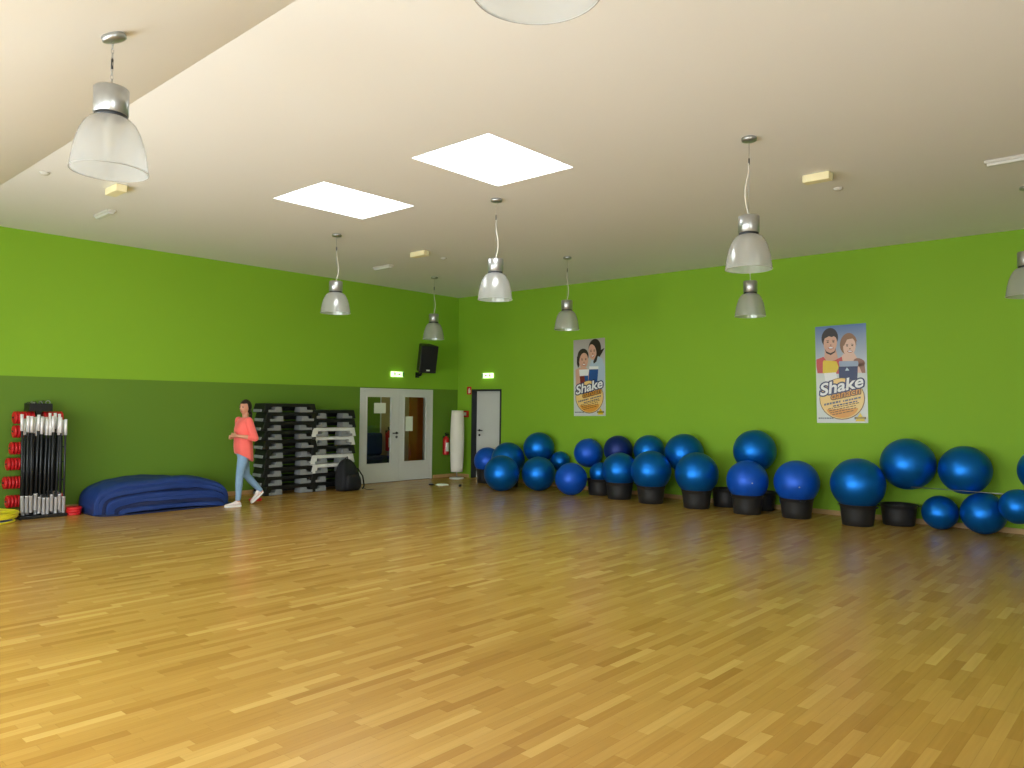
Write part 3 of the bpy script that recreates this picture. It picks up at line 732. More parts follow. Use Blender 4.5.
def poster(label, y, ztop, variant, back):
    Wp, Hp = 0.78, 1.55
    # local frame: X to the right as seen from the hall, Z up, origin at the bottom left corner
    t = thing('wall_poster', label, 'poster', (-0.003, y, ztop-Hp), (0, 0, -PI/2), group='tall advertising posters')
    t.rotation_euler = (Matrix.Rotation(-PI/2, 3, 'Z') @ Matrix.Rotation(-math.radians(1.2), 3, 'Y')).to_euler()
    g = MB(); g.box((0, -0.002, 0), (Wp, 0.0, Hp), back); g.build('sheet', t)
    g = MB(); sx = Wp/315.0; sy = Hp/600.0
    def P(px, py, L): return (px*sx, -0.0025-0.0011*L, Hp-py*sy)
    def poly(pts, m, L): g.quadface([g.bm.verts.new(P(a, b, L)) for a, b in pts], m)
    def el(cx, cy, rx, ry, m, L, rot=0.0, a0=0, a1=2*PI, n=28):
        c, s = math.cos(rot), math.sin(rot)
        pts = []
        for k in range(n):
            a = a0+(a1-a0)*k/n; u, v = rx*math.cos(a), ry*math.sin(a)
            pts.append((cx+u*c-v*s, cy+u*s+v*c))
        poly(pts, m, L)
    def face(cx, cy, rx, ry, skin, L, rot=0.1):
        el(cx, cy, rx, ry, skin, L, rot)
        for s in (-1, 1):
            el(cx+s*rx*0.42+2, cy-ry*0.12, rx*0.16, ry*0.06, PM['hair'], L+1, rot)
            el(cx+s*rx*0.42+2, cy-ry*0.27, rx*0.22, ry*0.03, PM['hair'], L+1, rot)
        el(cx+3, cy+ry*0.2, rx*0.12, ry*0.07, PM['tan'], L+1)
        el(cx+3, cy+ry*0.5, rx*0.42, ry*0.13, PM['pink'], L+1, rot); el(cx+3, cy+ry*0.48, rx*0.33, ry*0.07, PM['white'], L+2, rot)
    if variant == 'couple':
        el(92, 75, 52, 62, PM['hair'], 1, 0.1); el(160, 60, 1, 1, PM['hair'], 1)
        poly([(60, 130), (125, 130), (140, 200), (165, 235), (20, 235), (55, 195)], PM['skin'], 1)
        poly([(4, 205), (50, 190), (75, 225), (120, 215), (165, 195), (172, 240), (150, 300), (10, 290), (4, 250)], PM['red'], 2)
        face(95, 108, 42, 60, PM['skin'], 3, 0.08)
        poly([(50, 100), (52, 66), (66, 42), (98, 32), (128, 42), (140, 68), (139, 98), (131, 74), (118, 66), (104, 71), (88, 64), (72, 72), (60, 76)], PM['hair'], 5)
        poly([(60, 140), (70, 158), (95, 170), (120, 160), (130, 138), (125, 165), (97, 182), (68, 168)], PM['hair'], 4)
        el(205, 118, 50, 66, PM['blond'], 1, 0.15)
        poly([(180, 170), (240, 175), (262, 215), (300, 250), (300, 300), (170, 290), (150, 215)], PM['skin2'], 1)
        el(270, 235, 36, 24, PM['tan'], 2, 0.4); poly([(262, 240), (300, 225), (306, 300), (285, 300)], PM['tan'], 2)
        face(213, 138, 38, 56, PM['skin2'], 3, 0.12)
        poly([(165, 120), (178, 78), (215, 62), (250, 78), (262, 110), (235, 88), (200, 92), (180, 130)], PM['blond'], 5)
        poly([(46, 222), (52, 212), (132, 222), (146, 262), (128, 290), (44, 292)], PM['yel'], 5)
        poly([(52, 292), (128, 290), (136, 345), (60, 345)], PM['white'], 5)
        poly([(146, 232), (150, 222), (262, 226), (266, 240), (262, 258), (150, 256)], PM['lid'], 6)
        poly([(144, 256), (262, 258), (256, 345), (146, 345)], PM['navy'], 6)
        poly([(184, 282), (196, 262), (210, 282)], PM['pale'], 7)
    else:
        el(215, 75, 62, 72, PM['hair'], 1, 0.1); poly([(230, 110), (312, 78), (285, 118), (250, 160)], PM['hair'], 1)
        poly([(180, 170), (230, 130), (290, 160), (312, 230), (306, 370), (150, 370), (150, 240)], PM['pale'], 2)
        face(193, 105, 38, 62, PM['skin'], 3, -0.2)
        poly([(230, 130), (248, 132), (232, 180), (206, 196), (200, 180)], PM['hair'], 4)
        el(98, 130, 56, 58, PM['hair'], 3, 0.0); poly([(36, 130), (50, 130), (62, 200), (48, 222), (34, 190)], PM['hair'], 3)
        poly([(20, 235), (60, 220), (130, 225), (160, 250), (150, 380), (25, 380)], PM['skin'], 3)
        face(105, 168, 44, 62, PM['skin'], 4, 0.12)
        poly([(58, 236), (160, 236), (150, 288), (64, 288)], PM['white'], 6)
        poly([(64, 288), (112, 286), (118, 350), (72, 350)], PM['maroon'], 7); poly([(112, 286), (150, 286), (150, 350), (118, 350)], PM['blue'], 7)
        poly([(160, 214), (252, 218), (250, 240), (162, 238)], PM['white'], 6)
        poly([(160, 238), (250, 240), (238, 352), (150, 352)], PM['blue'], 7)
    # lower roundel
    el(160, 452, 140, 128, PM['brown'], 8); el(160, 451, 136, 124, PM['peach'], 9); el(160, 500, 100, 70, PM['gold'], 10, 0, 0.15, PI-0.15)
    ang = math.radians(11)
    def put(body, size, x, y, m, L, off=0.0, shear=0.25, sxx=1.0):
        vs, fs = text_polys(body, size, shear, off)
        ids = []
        for vx, vy, _ in vs:
            vx *= sxx
            u = vx*math.cos(ang)-vy*math.sin(ang); v = vx*math.sin(ang)+vy*math.cos(ang)
            ids.append(g.bm.verts.new(P(x+u, y-v, L)))
        for fc in fs: g.quadface([ids[i] for i in fc], m)
    [put('danach', 60, 92+3*math.cos(q*PI/4), 458+3*math.sin(q*PI/4), PM['brown'], 11+0.03*q, 3.0, sxx=1.12) for q in range(8)]; put('danach', 60, 92, 458, PM['gold'], 12, 0.3, sxx=1.12)
    [put('Shake', 100, 24+5.5*math.cos(q*PI/4), 432+5.5*math.sin(q*PI/4), PM['navy'], 12.6+0.03*q, 5.0, sxx=1.17) for q in range(8)]; put('Shake', 100, 24, 432, PM['white'], 14, 2.5, sxx=1.17)
    c, s_ = math.cos(ang), math.sin(ang)
    def bar(x, y, w, h, m, L):
        poly([(x, y), (x+w*c, y-w*s_), (x+w*c, y-w*s_+h), (x, y+h)], m, L)
    rr = random.Random(3)
    for (x, y, w, h, m) in ((50, 482, 110, 12, PM['grey']), (168, 462, 112, 10, PM['grey']), (105, 494, 150, 7, PM['navy']), (75, 512, 190, 5, PM['brown']), (80, 524, 170, 5, PM['brown']), (88, 536, 160, 5, PM['brown']), (100, 548, 130, 5, PM['brown'])):
        xx = x
        while xx < x+w-6:
            l = rr.uniform(8, 22); l = min(l, x+w-xx)
            bar(xx, y-(xx-x)*s_/c, l, h, m, 12); xx += l+4
    xx = 12
    while xx < 100: bar2 = rr.uniform(6, 14); poly([(xx, 567), (xx+bar2, 567), (xx+bar2, 574), (xx, 574)], PM['grey'], 12); xx += bar2+2
    poly([(240, 590), (270, 538), (300, 590)], PM['yel'], 12); poly([(236, 564), (304, 564), (304, 577), (236, 577)], PM['hair'], 13)
    for k in range(8): poly([(242+k*7.5, 567), (246+k*7.5, 567), (246+k*7.5, 574), (242+k*7.5, 574)], PM['yel'], 14)
    g.build('printed_artwork', t, recalc=False)
PB1 = poster_back_mat('print_grey_ground', (168, 160, 156), (206, 212, 208))
PB2 = poster_back_mat('print_blue_ground', (84, 118, 172), (214, 220, 218))
poster('smaller-looking left poster of two women with tubs, reading Shake danach', -3.425, 3.02, 'women', PB1)
poster('right poster of a man and blonde woman, reading Shake danach', -8.325, 3.0, 'couple', PB2)

# ------------------------------------------------------------------ barbells in their floor stand
t = thing('barbell_stand', 'low black floor stand holding upright barbells by the left wall', 'barbell stand', (-8.77, -0.60, 0))
g = MB(); g.box((-0.30, -0.10, 0), (0.30, 0.12, 0.045), M['black']); g.build('base_tray', t, bevel=0.006)
g = MB(); g.box((-0.24, 0.13, 0.0), (0.24, 0.15, 1.12), M['black'])
g.build('support_frame', t)
bb = thing('barbell', 'x', 'barbell', group='upright barbells in the black floor stand')
g = MB(); g.tube([(0, 0, 0.02), (0, 0, 1.36)], 0.0145, M['darkmet'], 12); g.build('shaft', bb)
for z0, z1 in ((0.0, 0.24), (1.15, 1.385)):
    g = MB(); g.lathe([(0.012, z0), (0.0215, z0+0.002), (0.0215, z1-0.012), (0.024, z1-0.012), (0.024, z1), (0.014, z1)] if z0 == 0 else [(0.014, z0), (0.0205, z0), (0.0205, z1-0.002), (0.01, z1)], M['chrome'], seg=16, cap0=True, cap1=True)
    g.build('sleeve', bb)
ords = ['leftmost', 'second', 'third', 'fourth', 'fifth', 'sixth', 'seventh', 'eighth', 'ninth', 'tenth', 'eleventh']
first = True
for row, (n, yy) in enumerate(((11, -0.655), (10, -0.59), (9, -0.525))):
    for k in range(n):
        x = -9.03 + 0.53*(k+0.5*(row == 1)+0.9*(row == 2))/(10.2)
        dz = rnd.choice([0.0, 0.02, 0.04, 0.06, 0.09]) if row == 0 else rnd.choice([0.02, 0.06, 0.10])
        tx = rnd.uniform(-0.016, 0.016) ; 
        if row == 0 and k == 0: tx = -0.03
        lb = 'black barbell with silver ends, %s from left in the %s row of the stand' % (ords[k], ('front', 'middle', 'back')[row])
        if k == 0: lb = 'leftmost black barbell with silver ends in the %s row of the stand' % ('front', 'middle', 'back')[row]
        loc = (x, yy, 0.047+max(0, dz-0.02)); rot = (rnd.uniform(-0.004, 0.01), tx, 0)
        sc = (1, 1, rnd.uniform(0.965, 0.985))
        if first: bb.location = loc; bb.rotation_euler = rot; bb['label'] = lb; first = False
        else: dup(bb, loc, rot, lb, scale=sc)

# ------------------------------------------------------------------ plate rack with red weight plates
TIERS = [(1.415, -0.33, 0.33), (1.215, -0.33, 0.33), (0.975, -0.36, 0.35), (0.75, -0.40, 0.35), (0.485, -0.43, 0.35), (0.215, -0.39, 0.35)]
t = thing('plate_rack', 'black upright rack with pegs of red plates behind the barbells', 'weight rack', (-8.74, -0.22, 0))
g = MB(); g.box((-0.035, -0.035, 0.02), (0.035, 0.035, 1.52), M['black']); g.build('post', t, bevel=0.004)
g = MB(); g.box((-0.32, -0.05, 0), (0.32, 0.05, 0.04), M['black']); g.box((-0.04, -0.17, 0), (0.04, 0.17, 0.04), M['black']); g.build('base', t, bevel=0.004)
for z, l, r_ in TIERS:
    for e in (l, r_):
        g = MB(); g.tube([(0, 0, z), (e, 0, z)], 0.012, M['black'], 10); g.build('peg', t)
g = MB()
slab_with_holes(g, -0.15, 0.15, -0.12, 0.12, [], lambda u, v, d: (u, v, d), 1.51, 1.52, M['black'])
for a, b in (((-0.15, -0.12), (0.15, -0.11)), ((-0.15, 0.11), (0.15, 0.12)), ((-0.15, -0.11), (-0.14, 0.11)), ((0.14, -0.11), (0.15, 0.11))):
    g.box((a[0], a[1], 1.52), (b[0], b[1], 1.62), M['black'])
g.build('top_tray', t)
for k in range(6):
    g = MB(); g.torus(0.028, 0.006, M['alu'] if k % 2 else M['darkmet'], seg=20, s2=6); g.tube([(0.028, 0, 0), (0.06, 0.01, 0)], 0.005, M['alu'], 6); g.tube([(0.022, 0.02, 0.008), (0.05, 0.04, 0.008)], 0.005, M['alu'], 6)
    tag(g.build('spring_collar', loc=(-8.86+0.047*k, -0.22+0.02*(-1)**k, 1.615+0.004*k), rot=(0.9, 0.3*k, 0.5*k)), 'small grey spring collar in the rack tray, %s from left' % ('first', 'second', 'third', 'fourth', 'fifth', 'sixth')[k], 'barbell collar', 'spring collars in the rack top tray')
pl = thing('weight_plate', 'x', 'weight plate', group='red plates')
# disc with axis along local X
RX = Matrix.Rotation(PI/2, 4, 'Y')
g = MB(); g.lathe([(0.0145, -0.018), (0.03, -0.018), (0.034, -0.012), (0.066, -0.012), (0.07, -0.019), (0.082, -0.019), (0.09, -0.012), (0.09, 0.012), (0.082, 0.019), (0.07, 0.019), (0.066, 0.012), (0.034, 0.012), (0.03, 0.018), (0.0145, 0.018), (0.0145, -0.018)], M['red'], seg=32, M4=RX)
g.build('disc', pl)
g = MB(); g.lathe([(0.0135, -0.0195), (0.02, -0.0195), (0.02, 0.0195), (0.0135, 0.0195), (0.0135, -0.0195)], M['darkmet'], seg=20, M4=RX); g.build('hub_ring', pl)
first = True
tn = ['top', 'second', 'third', 'fourth', 'fifth', 'bottom']
for ti, (z, l, r_) in enumerate(TIERS):
    for side, e in ((-1, l), (1, r_)):
        if side == 1 and 0 < ti < 5: continue
        n = 6 if ti != 1 else 5
        for k in range(n):
            x = -8.74 + e - side*(0.045 + 0.0435*k) + (side*0.01)
            if abs(x+8.74) < 0.06: continue
            loc = (x, -0.22, z-0.0015); rot = (rnd.uniform(0, 6), 0, 0)
            gp = 'red plates on the %s %s peg' % (tn[ti], 'left' if side < 0 else 'right')
            lb = 'red weight plate, %s from the outer end of the %s %s peg of the rack' % (('first', 'second', 'third', 'fourth', 'fifth', 'sixth', 'seventh')[k], tn[ti], 'left' if side < 0 else 'right')
            if first: pl.location = loc; pl.rotation_euler = rot; pl['label'] = lb; pl['group'] = gp; first = False
            else: dup(pl, loc, rot, lb, gp)
for k in range(3):
    dup(pl, (-8.37+0.006*k, -0.62, 0.0195+0.0385*k), (0, PI/2, 0), 'red weight plate lying flat beside barbells, %s of a pile of three' % ('lowest', 'middle', 'topmost')[k], 'red plates piled flat on the floor', scale=(1, 1.15, 1.15))
dup(pl, (-5.64, -0.93, 0.0195), (0, PI/2, 0), 'red weight plate lying flat on the floor behind the walking woman', 'red plate by the step platforms', scale=(1, 1.2, 1.2))

# ------------------------------------------------------------------ hoops and cushion at the left edge
t = thing('balance_cushion', 'blue round cushion with yellow rim on the floor at left edge', 'balance cushion', (-9.46, -0.66, 0))
g = MB(); g.lathe([(0.001, 0.045), (0.2, 0.045), (0.29, 0.032), (0.31, 0.02), (0.29, 0.0), (0.001, 0.0)], M['bluedisc'], seg=48); g.build('cushion', t)
g = MB(); g.torus(0.325, 0.014, M['yellow'], (0, 0, 0.014), seg=64); g.build('rim', t)
for k in range(4):
    g = MB(); g.torus(0.325+0.006*(k % 2), 0.011, M['yellow'], seg=64)
    tag(g.build('yellow_hoop', loc=(-9.43+0.01*k, -0.64+0.008*k, 0.062+0.022*k), rot=(0.012*k-0.01, 0.01*k, 0)), 'yellow hoop at the left edge, %s of four stacked above the blue cushion' % ('lowest', 'second', 'third', 'topmost')[k], 'hoop', 'yellow hoops on the floor')

# ------------------------------------------------------------------ pile of blue mats
def gym_mat(k, n, name, label, m):
    t_ = k/(n-1)
    a_l = 0.66 + 0.30*t_; a_r = 0.86 + 0.18*t_; b = 0.070 + 0.375*t_
    th = 0.05
    yf = -1.22 + 0.22*t_ + rnd.uniform(-0.04, 0.04); yb = -0.28 - 0.05*rnd.random()
    N = 64; path = []
    for i in range(N+1):
        th_ = PI*i/N
        c, s = -math.cos(th_), math.sin(th_)
        ex = 0.55
        x = (a_l if c < 0 else a_r)*math.copysign(abs(c)**0.8, c); z = b*max(0.0, s)**(0.42 if c < 0 else 0.5)
        path.append((x, z))
    mb = MB(); NY = 14; rows = []
    cx = -7.22
    def nrm(i):
        p0 = path[max(0, i-1)]; p1 = path[min(N, i+1)]
        dx, dz = p1[0]-p0[0], p1[1]-p0[1]; l = math.hypot(dx, dz) or 1
        return (-dz/l, dx/l)
    outer = []; inner = []
    for i, (x, z) in enumerate(path):
        nx, nz = nrm(i); o_, i_ = [], []
        for j in range(NY+1):
            v = j/NY; y = yf + (yb-yf)*v
            edge = 1 - 0.12*(1-min(1, v*6))**2
            w = noise.noise(Vector((x*1.8, y*2.2, k*0.35)))*0.03 + 0.014*noise.noise(Vector((x*6, y*5, k*1.7)))
            w *= min(1.0, z/0.12)
            yy = y + 0.05*noise.noise(Vector((x*2.1, k*3.3, 0.0)))
            skew = 0.10*(1-v)*(1-z/0.5)
            o_.append((cx + x + nx*th/2 - skew*0.3, yy, max(0.012, (z+w)*edge + nz*th/2 + 0.014)))
            i_.append((cx + x - nx*th/2 - skew*0.3, yy, max(0.002, (z+w)*edge - nz*th/2 + 0.014)))
        outer.append([mb.bm.verts.new(p) for p in o_]); inner.append([mb.bm.verts.new(p) for p in i_])
    for i in range(N):
        for j in range(NY):
            mb.quadface([outer[i][j], outer[i+1][j], outer[i+1][j+1], outer[i][j+1]], m, True)
            mb.quadface([inner[i][j], inner[i+1][j], inner[i+1][j+1], inner[i][j+1]], m, True)
        for j in (0, NY): mb.quadface([outer[i][j], outer[i+1][j], inner[i+1][j], inner[i][j]], m, False)
    for i in (0, N):
        for j in range(NY): mb.quadface([outer[i][j], outer[i][j+1], inner[i][j+1], inner[i][j]], m, False)
    o = mb.build(name); tag(o, label, 'exercise mat', 'draped pile of blue exercise mats')
NM = 7
mn = ['innermost', 'second', 'third', 'fourth', 'fifth', 'sixth', 'topmost']
for k in range(NM):
    gym_mat(k, NM, 'exercise_mat', 'soft blue exercise mat, %s layer%s of the draped pile' % (mn[k], ' counted from the floor' if k else ' lying low inside'), M['mat'] if k in (0, 2, 3, 5, 6) else M['navymat'])
g = MB(); pts = []
for k in range(28):
    a = 2*PI*k/28; c, s = math.cos(a), math.sin(a)
    pts.append((1.08*math.copysign(abs(c)**0.5, c), 0.42*math.copysign(abs(s)**0.5, s)))
g.rings([[(x*s, y*s, z) for x, y in pts] for s, z in ((0.99, 0.0), (1, 0.006), (1, 0.016), (0.99, 0.02), (0.5, 0.02))], M['navymat'], smooth=False)
tag(g.build('exercise_mat', loc=(-7.16, -0.80, 0), rot=(0, 0, 0.03)), 'dark navy mat lying flat beneath the pile of blue mats', 'exercise mat')

# ------------------------------------------------------------------ step platforms
def arch(hw, h, leg, top, slope=0.045):
    return [(-hw, 0), (-hw+slope, h), (hw-slope, h), (hw, 0), (hw-leg, 0), (hw-leg-0.02, h-top), (-hw+leg+0.02, h-top), (-hw+leg, 0)]
def make_step(mp, ms, hw, h, label, variant):
    t = thing('step_platform', label, 'step platform', group='stacked step platforms')
    g = MB(); g.prism(arch(hw, h-0.003, 0.13, 0.06), lambda u, v, d: (u, d, v), -0.19, 0.19, mp); g.build('platform', t, bevel=0.008)
    g = MB(); g.box((-hw+0.12, 0.10, 0.03), (hw-0.12, 0.13, h-0.055), M['black']); g.build('gap_shade_panel', t)  # black panel added to close the see-through gap so it looks shaded
    g = MB(); g.box((-hw-0.012, -0.12, 0.006), (-hw+0.03, 0.15, 0.058), ms); g.build('end_foot', t, bevel=0.004)
    for s in (-1, 1):
        g = MB(); a = hw-0.10
        w1 = 0.27 if variant != 2 else 0.23
        P = [(s*(a), 0.004), (s*(a), 0.05), (s*(a-w1+0.15), 0.05), (s*(a-w1+0.14), h-0.066), (s*(a-w1+0.015), h-0.066), (s*(a-w1), 0.004)]
        g.prism(P, lambda u, v, d: (u, d, v), -0.205, 0.0, ms); g.build('riser', t, bevel=0.006)
    return t
H1 = 0.166
sb = make_step(M['black'], M['greystep'], 0.555, H1, 'x', 1)
sw = make_step(M['whitestep'], M['greystep'], 0.51, H1, 'x', 1)
sb2 = make_step(M['black'], M['greystep'], 0.51, H1, 'x', 2)
st1 = {'b': sb, 'w': sw, 'c': sb2}; usd = set()
def place_step(kd, x, y, z, rz, lb, gp, sz=1.0):
    if kd not in usd: usd.add(kd); t = st1[kd]; t.location = (x, y, z); t.rotation_euler = (0, 0, rz); t['label'] = lb; t['group'] = gp; t.scale = (1, 1, sz)
    else: dup(st1[kd], (x, y, z), (0, 0, rz), lb, gp, scale=(1, 1, sz))
lv = ['bottom', 'second', 'third', 'fourth', 'fifth', 'sixth', 'seventh', 'eighth', 'ninth', 'tenth']
for k in range(10):
    place_step('b', -4.70+rnd.uniform(-0.025, 0.03), -0.28+rnd.uniform(-0.02, 0.02), k*H1, rnd.uniform(-0.03, 0.03),
               'black step platform with grey risers, %s%s in the taller left stack' % (lv[k], '' if k == 0 else ' from the floor'), 'taller left stack of step platforms')
seq = ['c', 'c', 'w', 'w', 'c', 'w', 'w', 'c', 'c']
for k in range(9):
    kd = seq[k]
    place_step(kd, -3.76+rnd.uniform(-0.015, 0.02), -0.29+rnd.uniform(-0.02, 0.02), k*H1*1.035, rnd.uniform(-0.012, 0.012),
               '%s step platform with grey risers, %s%s in the right stack' % ('white' if kd == 'w' else 'black', lv[k], '' if k == 0 else ' from the floor'), 'right stack of step platforms by the double door', 1.035)

# ------------------------------------------------------------------ backpack
t = thing('backpack', 'black backpack slumped against the right stack of step platforms', 'backpack', (-3.60, -0.74, 0), (0, 0, 0.1))
g = MB(); rs = []
for z, w, d, ox, oy in ((0.0, 0.24, 0.12, 0, 0), (0.03, 0.27, 0.15, 0, 0), (0.15, 0.28, 0.165, 0, 0), (0.32, 0.25, 0.15, -0.01, 0.01), (0.46, 0.20, 0.12, -0.02, 0.02), (0.55, 0.14, 0.09, -0.03, 0.03), (0.60, 0.07, 0.05, -0.03, 0.03), (0.61, 0.01, 0.01, -0.03, 0.03)):
    ring = []
    for k in range(28):
        a = 2*PI*k/28; c, s = math.cos(a), math.sin(a)
        nn = 1+0.16*noise.noise(Vector((c*2, s*2, z*6)))
        ring.append((ox+w*nn*math.copysign(abs(c)**0.7, c), oy+d*nn*math.copysign(abs(s)**0.7, s), z))
    rs.append(ring)
g.rings(rs, M['pack']); g.build('main_bag', t, subsurf=1)
g = MB(); rs = []
for z, w, d in ((0.03, 0.17, 0.05), (0.06, 0.19, 0.08), (0.2, 0.19, 0.085), (0.30, 0.16, 0.06), (0.33, 0.08, 0.02)):
    rs.append([(w*math.copysign(abs(math.cos(2*PI*k/20))**0.6, math.cos(2*PI*k/20)), -0.13+d*math.copysign(abs(math.sin(2*PI*k/20))**0.6, math.sin(2*PI*k/20)), z) for k in range(20)])
g.rings(rs, M['pack']); g.build('front_pocket', t, subsurf=1)
g = MB(); g.tube([(-0.07, 0.02, 0.57), (-0.06, 0.0, 0.64), (-0.02, 0.0, 0.645), (0.0, 0.02, 0.57)], 0.012, M['blackmat'], 8, flat=0.5); g.build('grab_handle', t)
g = MB(); g.tube([(0.2, -0.04, 0.42), (0.30, -0.08, 0.26), (0.32, -0.10, 0.08), (0.27, -0.12, 0.03)], 0.028, M['blackmat'], 8, flat=0.35); g.build('shoulder_strap', t)
g = MB(); g.tube([(0.24, -0.12, 0.05), (0.32, -0.18, 0.012), (0.38, -0.2, 0.008), (0.46, -0.22, 0.008)], 0.016, M['blackmat'], 8, flat=0.3); g.build('strap_tail', t)

# ------------------------------------------------------------------ the walking woman
def remeshed(mb, name, parent, voxel, m, smooth_it=6):
    o = mb.build(name + '_tmp')
    md = o.modifiers.new('r', 'REMESH'); md.mode = 'VOXEL'; md.voxel_size = voxel; md.use_smooth_shade = True
    sm = o.modifiers.new('s', 'SMOOTH'); sm.iterations = smooth_it; sm.factor = 0.5
    dg = bpy.context.evaluated_depsgraph_get(); dg.update()
    me = bpy.data.meshes.new_from_object(o.evaluated_get(dg))
    bpy.data.objects.remove(o)
    me.name = name; me.materials.clear(); me.materials.append(m)
    for p in me.polygons: p.use_smooth = True; p.material_index = 0
    ob = bpy.data.objects.new(name, me); COL.objects.link(ob); ob.parent = parent
    return ob
def limb(mb, pts, rads, m, seg=16, flat=1.0):
    # resample for roundness and cap with spheres
    mb.tube(pts, rads, m, seg, flat)
    mb.ell(pts[0], (rads[0],)*3, m, u=14, v=10); mb.ell(pts[-1], (rads[-1],)*3, m, u=14, v=10)
    for p, r in list(zip(pts, rads))[1:-1]: mb.ell(p, (r*0.99,)*3, m, u=14, v=10)
wo = thing('person', 'woman in coral tunic, light blue jeans and white shoes walking along the left wall', 'person', (-6.12, -1.36, 0), (0, 0, math.radians(168)))
SK = M['skin']
hipL, kneeL, ankL = Vector((0.0, 0.085, 0.90)), Vector((0.075, 0.09, 0.49)), Vector((0.09, 0.09, 0.09))
hipR, kneeR, ankR = Vector((0.0, -0.085, 0.90)), Vector((-0.09, -0.085, 0.475)), Vector((-0.335, -0.08, 0.195))
shL, elL, wrL = Vector((-0.03, 0.165, 1.375)), Vector((-0.11, 0.245, 1.10)), Vector((0.155, 0.155, 1.135))
shR, elR, wrR = Vector((0.03, -0.165, 1.375)), Vector((0.0, -0.255, 1.10)), Vector((0.16, -0.06, 1.10))
b = MB()
# head: rings sculpted by a deformation
HR = Euler((0, math.radians(4), math.radians(30)))
hc = Vector((-0.015, 0.0, 1.585))
def headfn(p):
    x, y, z = p
    if z < 0: 
        k = -z/0.118
        y *= 1-0.34*k**1.5; x = x*(1-0.18*k) + 0.014*k
    if x > 0:   # flatten the face a little, add brow, nose and chin
        x *= 0.96
        if abs(y) < 0.022:
            w = 1-abs(y)/0.022
            x += 0.022*w*math.exp(-((z+0.018)/0.018)**2) + 0.010*w*math.exp(-((z-0.008)/0.02)**2)
        x += 0.005*math.exp(-((z+0.062)/0.011)**2)*max(0, 1-abs(y)/0.03) + 0.008*math.exp(-((z+0.10)/0.018)**2)*max(0, 1-abs(y)/0.035)
        for sy in (-1, 1): x -= 0.007*math.exp(-(((y-sy*0.032)/0.016)**2+((z-0.008)/0.013)**2))
    return Vector((x, y, z))
b.ell(hc, (0.094, 0.076, 0.118), SK, rot=HR, u=64, v=48, fn=headfn)
for s in (-1, 1): b.ell(hc + HR.to_matrix() @ Vector((-0.008, s*0.076, -0.005)), (0.019, 0.009, 0.031), SK, u=12, v=10)
limb(b, [Vector((-0.02, 0, 1.36)), Vector((-0.025, 0, 1.44)), Vector((-0.025, 0, 1.52))], [0.058, 0.05, 0.052], SK)
# torso
def tor(levels, m, mb, n=28, p=0.9):
    mb.rings([[(cx+rx*math.copysign(abs(math.cos(2*PI*k/n))**p, math.cos(2*PI*k/n)), ry*math.copysign(abs(math.sin(2*PI*k/n))**p, math.sin(2*PI*k/n)), z) for k in range(n)] for z, cx, rx, ry in levels], m)
tor([(0.84, 0, 0.09, 0.13), (0.92, 0, 0.11, 0.165), (1.0, 0, 0.10, 0.15), (1.1, 0.005, 0.088, 0.122), (1.22, 0.01, 0.10, 0.14), (1.32, 0.0, 0.098, 0.155), (1.38, -0.01, 0.075, 0.16), (1.42, -0.015, 0.05, 0.10)], SK, b)
limb(b, [hipL, (hipL+kneeL)/2, kneeL, kneeL*0.65+ankL*0.35, ankL], [0.082, 0.07, 0.05, 0.05, 0.033], SK)
limb(b, [hipR, (hipR+kneeR)/2, kneeR, kneeR*0.65+ankR*0.35, ankR], [0.082, 0.07, 0.05, 0.05, 0.033], SK)
limb(b, [ankL, Vector((0.13, 0.09, 0.045)), Vector((0.21, 0.09, 0.03))], [0.034, 0.03, 0.025], SK)
limb(b, [ankR, Vector((-0.27, -0.08, 0.11)), Vector((-0.20, -0.08, 0.045))], [0.034, 0.03, 0.025], SK)
for sh, el_, wr in ((shL, elL, wrL), (shR, elR, wrR)):
    limb(b, [sh, (sh+el_)/2, el_], [0.046, 0.041, 0.036], SK)
    limb(b, [el_, el_*0.6+wr*0.4, wr], [0.036, 0.034, 0.023], SK)
# hands: palm, four curled fingers, thumb
def hand(wr, direction, side, up, curl):
    d = direction.normalized(); u = (up - d*up.dot(d)).normalized(); w = d.cross(u)*side   # w: palm normal
    pc = wr + d*0.05
    ex = Matrix((d, u, w)).transposed()
    b.ell(pc, (0.05, 0.038, 0.015), SK, rot=ex.to_quaternion() if ex.determinant() > 0 else Matrix((d, u, -w)).transposed().to_quaternion(), u=16, v=12)
    for i, (off, ln) in enumerate(((0.028, 0.068), (0.010, 0.076), (-0.009, 0.07), (-0.027, 0.056))):
        p = pc + d*0.036 + u*off; dirv = d.copy(); pts = [p]
        for s_ in range(3):
            dirv = (dirv + w*(0.45+curl+0.06*i)*(0.7 if s_ == 0 else 1)).normalized(); p = p + dirv*ln/3*1.02; pts.append(p)
        limb(b, pts, [0.0088, 0.0083, 0.0078, 0.0068], SK, 8)
    p = wr + d*0.02 + u*0.026
    limb(b, [p, p + d*0.028 + u*0.022 + w*0.01, p + d*0.058 + u*0.026 + w*0.022], [0.012, 0.010, 0.008], SK, 8)
hand(wrL, Vector((0.55, -0.85, 0.10)), 1, Vector((0, 0.1, 1)), 0.25)
hand(wrR, Vector((0.7, 0.65, 0.10)), -1, Vector((0, 0.1, 1)), 0.2)
body = remeshed(b, 'body', wo, 0.0055, SK, 3)
